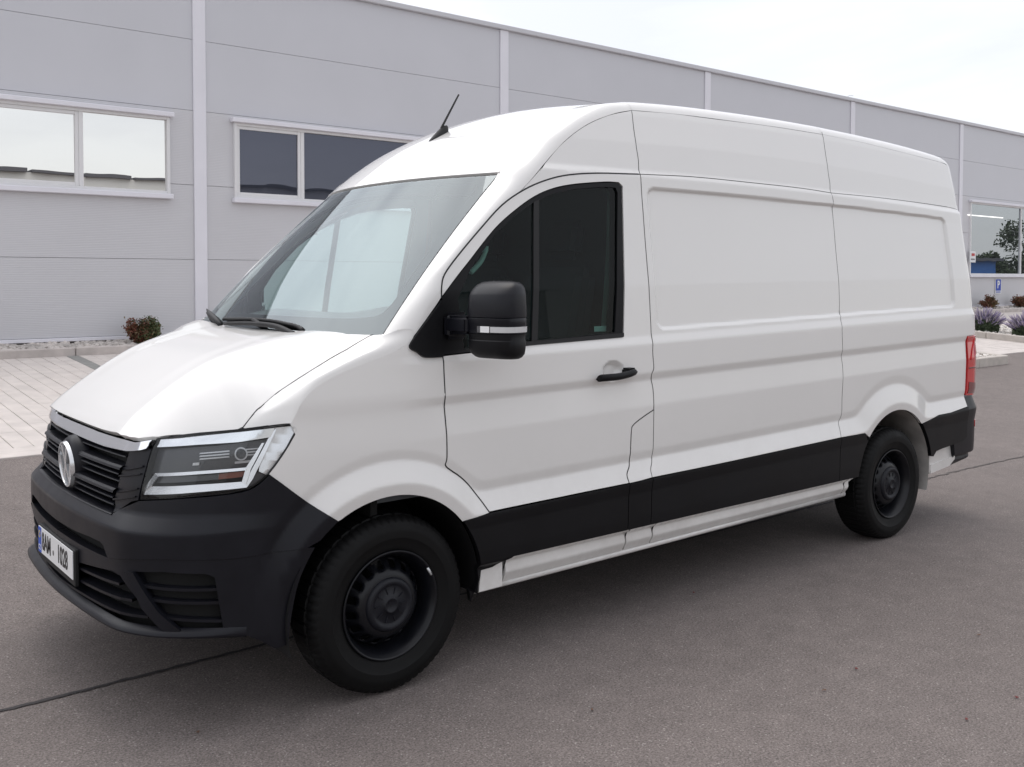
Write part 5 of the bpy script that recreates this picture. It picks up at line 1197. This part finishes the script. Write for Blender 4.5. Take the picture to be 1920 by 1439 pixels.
def ext_mirror(sg_):
    mr = empty('wing_mirror', parent=van); c = aty((932, 600), -1.185); yaw = math.radians(14); cx, cy = c[0]-.0, c[1]
    def zpx(v): return aty((932, v), -1.185)[2]
    def fin(bm, name, m, ang=35):
        if sg_ > 0:
            for v in bm.verts: v.co.y = -v.co.y
            bmesh.ops.reverse_faces(bm, faces=bm.faces[:])
        return bm_obj(name, bm, m, mr, smooth=True, angle=ang)
    hx, hy = .078, .118
    bm = bmesh.new(); superbox(bm, (cx, cy), hx, hy, zpx(594.5), zpx(527), [(0, 1, 0), (.1, 1.01, 0), (.35, .99, 0), (.6, .95, .003), (.66, .92, .005), (.8, .80, .012), (.9, .64, .018), (.965, .46, .022), (1, .22, .026)], yaw=yaw); fin(bm, 'upper_shell', M['plastic'])
    bm = bmesh.new(); superbox(bm, (cx, cy), hx*.985, hy*1.0, zpx(624.5), zpx(595.5), [(0, .97, 0), (.5, .975, 0), (.55, 1.0, 0), (.95, 1.0, 0), (1, .97, 0)], yaw=yaw); fin(bm, 'middle_band', M['plastic'])
    bm = bmesh.new(); superbox(bm, (cx, cy), hx*.97, hy*.985, zpx(672), zpx(625.5), [(0, .55, .01), (.06, .72, .008), (.2, .90, .004), (.4, .98, .0), (.72, 1.0, 0), (.76, .965, 0), (1, .985, 0)], yaw=yaw); fin(bm, 'lower_shell', M['mould'])
    # indicator strip wrapped on the band
    def ringpt(t, z, k=1.012):
        e = 3.2; ca, sa = math.cos(t), math.sin(t); x = hx*.985*k*math.copysign(abs(ca)**(2/e), ca); y = hy*k*math.copysign(abs(sa)**(2/e), sa)
        return (cx+x*math.cos(yaw)-y*math.sin(yaw), cy+x*math.sin(yaw)+y*math.cos(yaw), z)
    def strip(t0, t1, z0, z1, k, name, m):
        bm = bmesh.new(); n = 18; pr = None
        for i in range(n+1):
            t = t0+(t1-t0)*i/n; q = [bm.verts.new(ringpt(t, z0, k)), bm.verts.new(ringpt(t, z1, k)), bm.verts.new(ringpt(t, z1, .97)), bm.verts.new(ringpt(t, z0, .97))]
            if pr:
                for j in range(4): bm.faces.new((pr[j], pr[(j+1) % 4], q[(j+1) % 4], q[j]))
            else: bm.faces.new(q)
            pr = q
        bm.faces.new(pr[::-1]); bmesh.ops.recalc_face_normals(bm, faces=bm.faces[:]); fin(bm, name, m, 30)
    zi0, zi1 = zpx(622.5), zpx(611)
    # find the ring angles under the traced picture columns
    tt = np.linspace(math.radians(150), math.radians(345), 400); px = np.array([proj(ringpt(t, (zi0+zi1)/2))[0] for t in tt]); o_ = np.argsort(px)
    def at_(c_): return float(tt[int(np.argmin(np.abs(px-c_)))])
    strip(at_(900), at_(917), zi0, zi1, 1.015, 'indicator_lens', M['led']); strip(at_(919), at_(991), zi0+.001, zi1-.001, 1.02, 'indicator_lens', M['satin'])
    strip(at_(894), at_(899.5), zi0, zi1, 1.01, 'indicator_lens', M['lampgrey'])
    zc = zpx(601); bm = bmesh.new(); y0 = -.965; x0 = float(aty((856, 600), -1.0)[0])
    box(bm, x0-.035, x0+.055, -1.11, -.955, zpx(628), zpx(594), bev=.012, seg=3); box(bm, x0-.045, x0+.075, -1.0, -.955, zpx(640), zpx(588), bev=.02, seg=3); fin(bm, 'mirror_arm', M['plastic'])
    bm = bmesh.new(); box(bm, cx+.052, cx+.066, cy-.095, cy+.095, zpx(590), zpx(535)-.02, bev=.005, mtx=None); fin(bm, 'mirror_glass', M['chrome'])
ext_mirror(-1); ext_mirror(1)
# ---- wipers
def wpt(q, off=.02, g=(0, 1.42)):
    v = inv(q, wind, g, off=off); return wind(v[0], v[1], off=off)
Z5 = lambda pts: zoomp(pts, 360, 560, 7.385)
b1 = [wpt(p, .018, (-.25, 1.42)) for p in Z5([(440, 285), (620, 287), (850, 290), (1100, 310), (1300, 350), (1450, 385), (1540, 440)])]
b1 = [b+np.array([0, 0, .0]) for b in b1]
wb = mesh_obj('wiper_blade', *tube(cat(b1, 4), .009, 6), M['black'], van)
b2 = [wpt(p, .034, (-.25, 1.40)) for p in Z5([(455, 350), (700, 345), (880, 352), (1060, 368), (1200, 400), (1330, 458), (1420, 500)])]
mesh_obj('wiper_arm', *tube(cat(b2, 4), [.010]*9+[.013]*16, 6), M['black'], van)
b2b = [wpt(p, .024, (-.25, 1.42)) for p in Z5([(850, 300), (900, 330), (960, 370)])]; mesh_obj('wiper_arm', *tube(b2b, .011, 6), M['black'], van)
b3 = [wpt(p, .03, (.7, 1.45)) for p in Z5([(190, 150), (250, 215), (320, 285), (390, 365)])]; mesh_obj('wiper_arm', *tube(b3, [.004, .014, .014, .012], 6), M['black'], van)
b4 = [wpt(p, .012, (.7, 1.45)) for p in Z5([(215, 200), (270, 290), (320, 360)])]; mesh_obj('wiper_blade', *tube(b4, [.009, .011, .009], 6), M['black'], van)
# ---- aerial
A0 = np.array(roof(.90, 0.02)); q0 = inv((812, 260), roof, (.9, 0)); a0 = np.array(roof(q0[0], 0)) if False else None
ya = .0
def onroof(q, y):
    lo = .5
    best = min(np.arange(.55, 1.5, .002), key=lambda x: abs(np.hypot(*(proj(roof(x, y))-q))))
    return best
# choose the width position at which the roof meets the traced foot
bestq = min([(np.hypot(*(proj(roof(x, y))-np.array((822, 256)))), x, y) for x in np.arange(.6, 1.3, .01) for y in np.arange(-.3, .45, .01)]); xa, ya = bestq[1], bestq[2]
ar = empty('roof_aerial', parent=van); ar.matrix_local = Matrix.Translation(Vector(roof(xa, ya)))
sl_ = float(roof(xa+.05, ya)[2]-roof(xa-.05, ya)[2])/.1; 
bm = bmesh.new(); rings = []
for t, wd, hh in ((-.060, .004, .004), (-.048, .017, .012), (-.02, .021, .026), (.01, .020, .040), (.035, .016, .046), (.055, .012, .040), (.062, .006, .030)):
    ring = []
    for k in range(12):
        a = math.pi*k/11; ring.append(bm.verts.new((t, wd*math.cos(a), t*sl_-.004+hh*math.sin(a))))
    rings.append(ring)
for a, b in zip(rings[:-1], rings[1:]):
    for k in range(11): bm.faces.new((a[k], b[k], b[k+1], a[k+1]))
bm.faces.new(rings[0]); bm.faces.new(rings[-1][::-1]); bmesh.ops.recalc_face_normals(bm, faces=bm.faces[:]); bm_obj('aerial_foot', bm, M['black'], ar, smooth=True, angle=60)
R0 = np.array(roof(xa, ya)); top = CAM+ray((860, 178))*((ya-CAM[1])/ray((860, 178))[1]); tp = top-R0; bs = np.array([.02, 0, .02*sl_+.035])
npt = 60; pts = [bs+(tp-bs)*i/npt for i in range(npt+1)]; mesh_obj('aerial_mast', *tube(pts, [.0062+(.0014 if i % 3 == 0 else 0)-.002*i/npt for i in range(npt+1)], 7), M['black'], ar)
# ---- cab interior
cab = empty('cab_interior', parent=van)
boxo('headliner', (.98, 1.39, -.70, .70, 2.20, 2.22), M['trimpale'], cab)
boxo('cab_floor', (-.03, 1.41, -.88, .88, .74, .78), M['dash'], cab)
V = []; F = []
for i, y in enumerate(np.linspace(-.86, .86, 21)):
    c = .12*(abs(y)/.86)**2; hd = .045*math.exp(-((y+.44)/.25)**2); row = [(-.13+c, y, 1.39), (.02+c, y, 1.425), (.16+c, y, 1.455+hd*.6), (.34+c*.4, y, 1.465+hd), (.44, y, 1.40+hd*.5), (.46, y, 1.05)]
    V += row
    if i: k = 6*i; F += [(k-6+j, k+j, k+j+1, k-5+j) for j in range(5)]
M['dashtop'] = mat('dashboard_top', (.42, .47, .48), .5)
mesh_obj('dashboard', V, F, M['dashtop'], cab)
M['sheet'] = mat('pale_bulkhead', (.50, .56, .56), .6)
def seat(y0, y1, m=M['seat'], lab=None):
    s = empty('seat', parent=cab)
    boxo('cushion', (.72, 1.22, y0, y1, .95, 1.10), m, s, bev=.05, seg=4); T = Matrix.Translation((1.20, 0, 1.08))@Matrix.Rotation(math.radians(10), 4, 'Y')
    boxo('backrest', (-.07, .07, y0+.01, y1-.01, 0, .62), m, s, bev=.05, seg=4, mtx=T); boxo('headrest', (-.045, .045, (y0+y1)/2-.13, (y0+y1)/2+.13, .66, .86), m, s, bev=.04, seg=4, mtx=T)
seat(-.74, -.24); seat(-.08, .36); seat(.38, .80)
V, F = lathe([(.19, -.012), (.205, 0), (.19, .012), (.175, 0), (.19, -.012)], 40); swh = mesh_obj('steering_wheel', V, F, M['black'], cab); swh.location = (.52, -.44, 1.36); swh.rotation_euler = (math.radians(0), math.radians(-35), math.radians(-90))
bm = bmesh.new(); box(bm, -.18, .18, -.01, .01, -.02, .02); box(bm, -.04, .04, -.02, .02, -.05, .05); ho = bm_obj('steering_spoke', bm, M['black'], cab); ho.location = swh.location; ho.rotation_euler = swh.rotation_euler
def ribbonpx(name, pts, y, w, m):
    P = [aty(q, y) for q in pts]; V = []; F = []
    for i, p in enumerate(P): V += [(p[0]-w/2, p[1], p[2]), (p[0]+w/2, p[1], p[2])]; F += [(2*i-2, 2*i-1, 2*i+1, 2*i)] if i else []
    return mesh_obj(name, V, F, m, cab)
M['belt'] = mat('pale_pillar_trim', (.55, .68, .62), .6)
ribbonpx('pillar_trim', [(1141, 350), (1144, 372), (1141, 480), (1136, 560), (1131, 622)], -.80, .034, M['belt'])
ribbonpx('belt_strap', [(1152, 380), (1149, 500), (1146, 620)], -.82, .012, M['black'])
gh = [aty(q, -.80) for q in ((882, 512), (890, 504), (902, 490), (910, 472), (911, 462))]; mesh_obj('grab_handle', *tube(cat(gh, 4), .012, 6), M['belt'], cab)
boxo('window_sticker', tuple(np.array([aty((1113, 618), -.90)[0], aty((1136, 618), -.90)[0], -.905, -.9035, aty((1120, 622), -.90)[2], aty((1120, 612), -.90)[2]])), M['belt'], cab)
for px_ in ((928, 484), (959, 484)):
    a = aty(px_, .80); boxo('interior_marker', (a[0]-.012, a[0]+.012, .79, .80, a[2]-.03, a[2]+.03), M['belt'], cab)
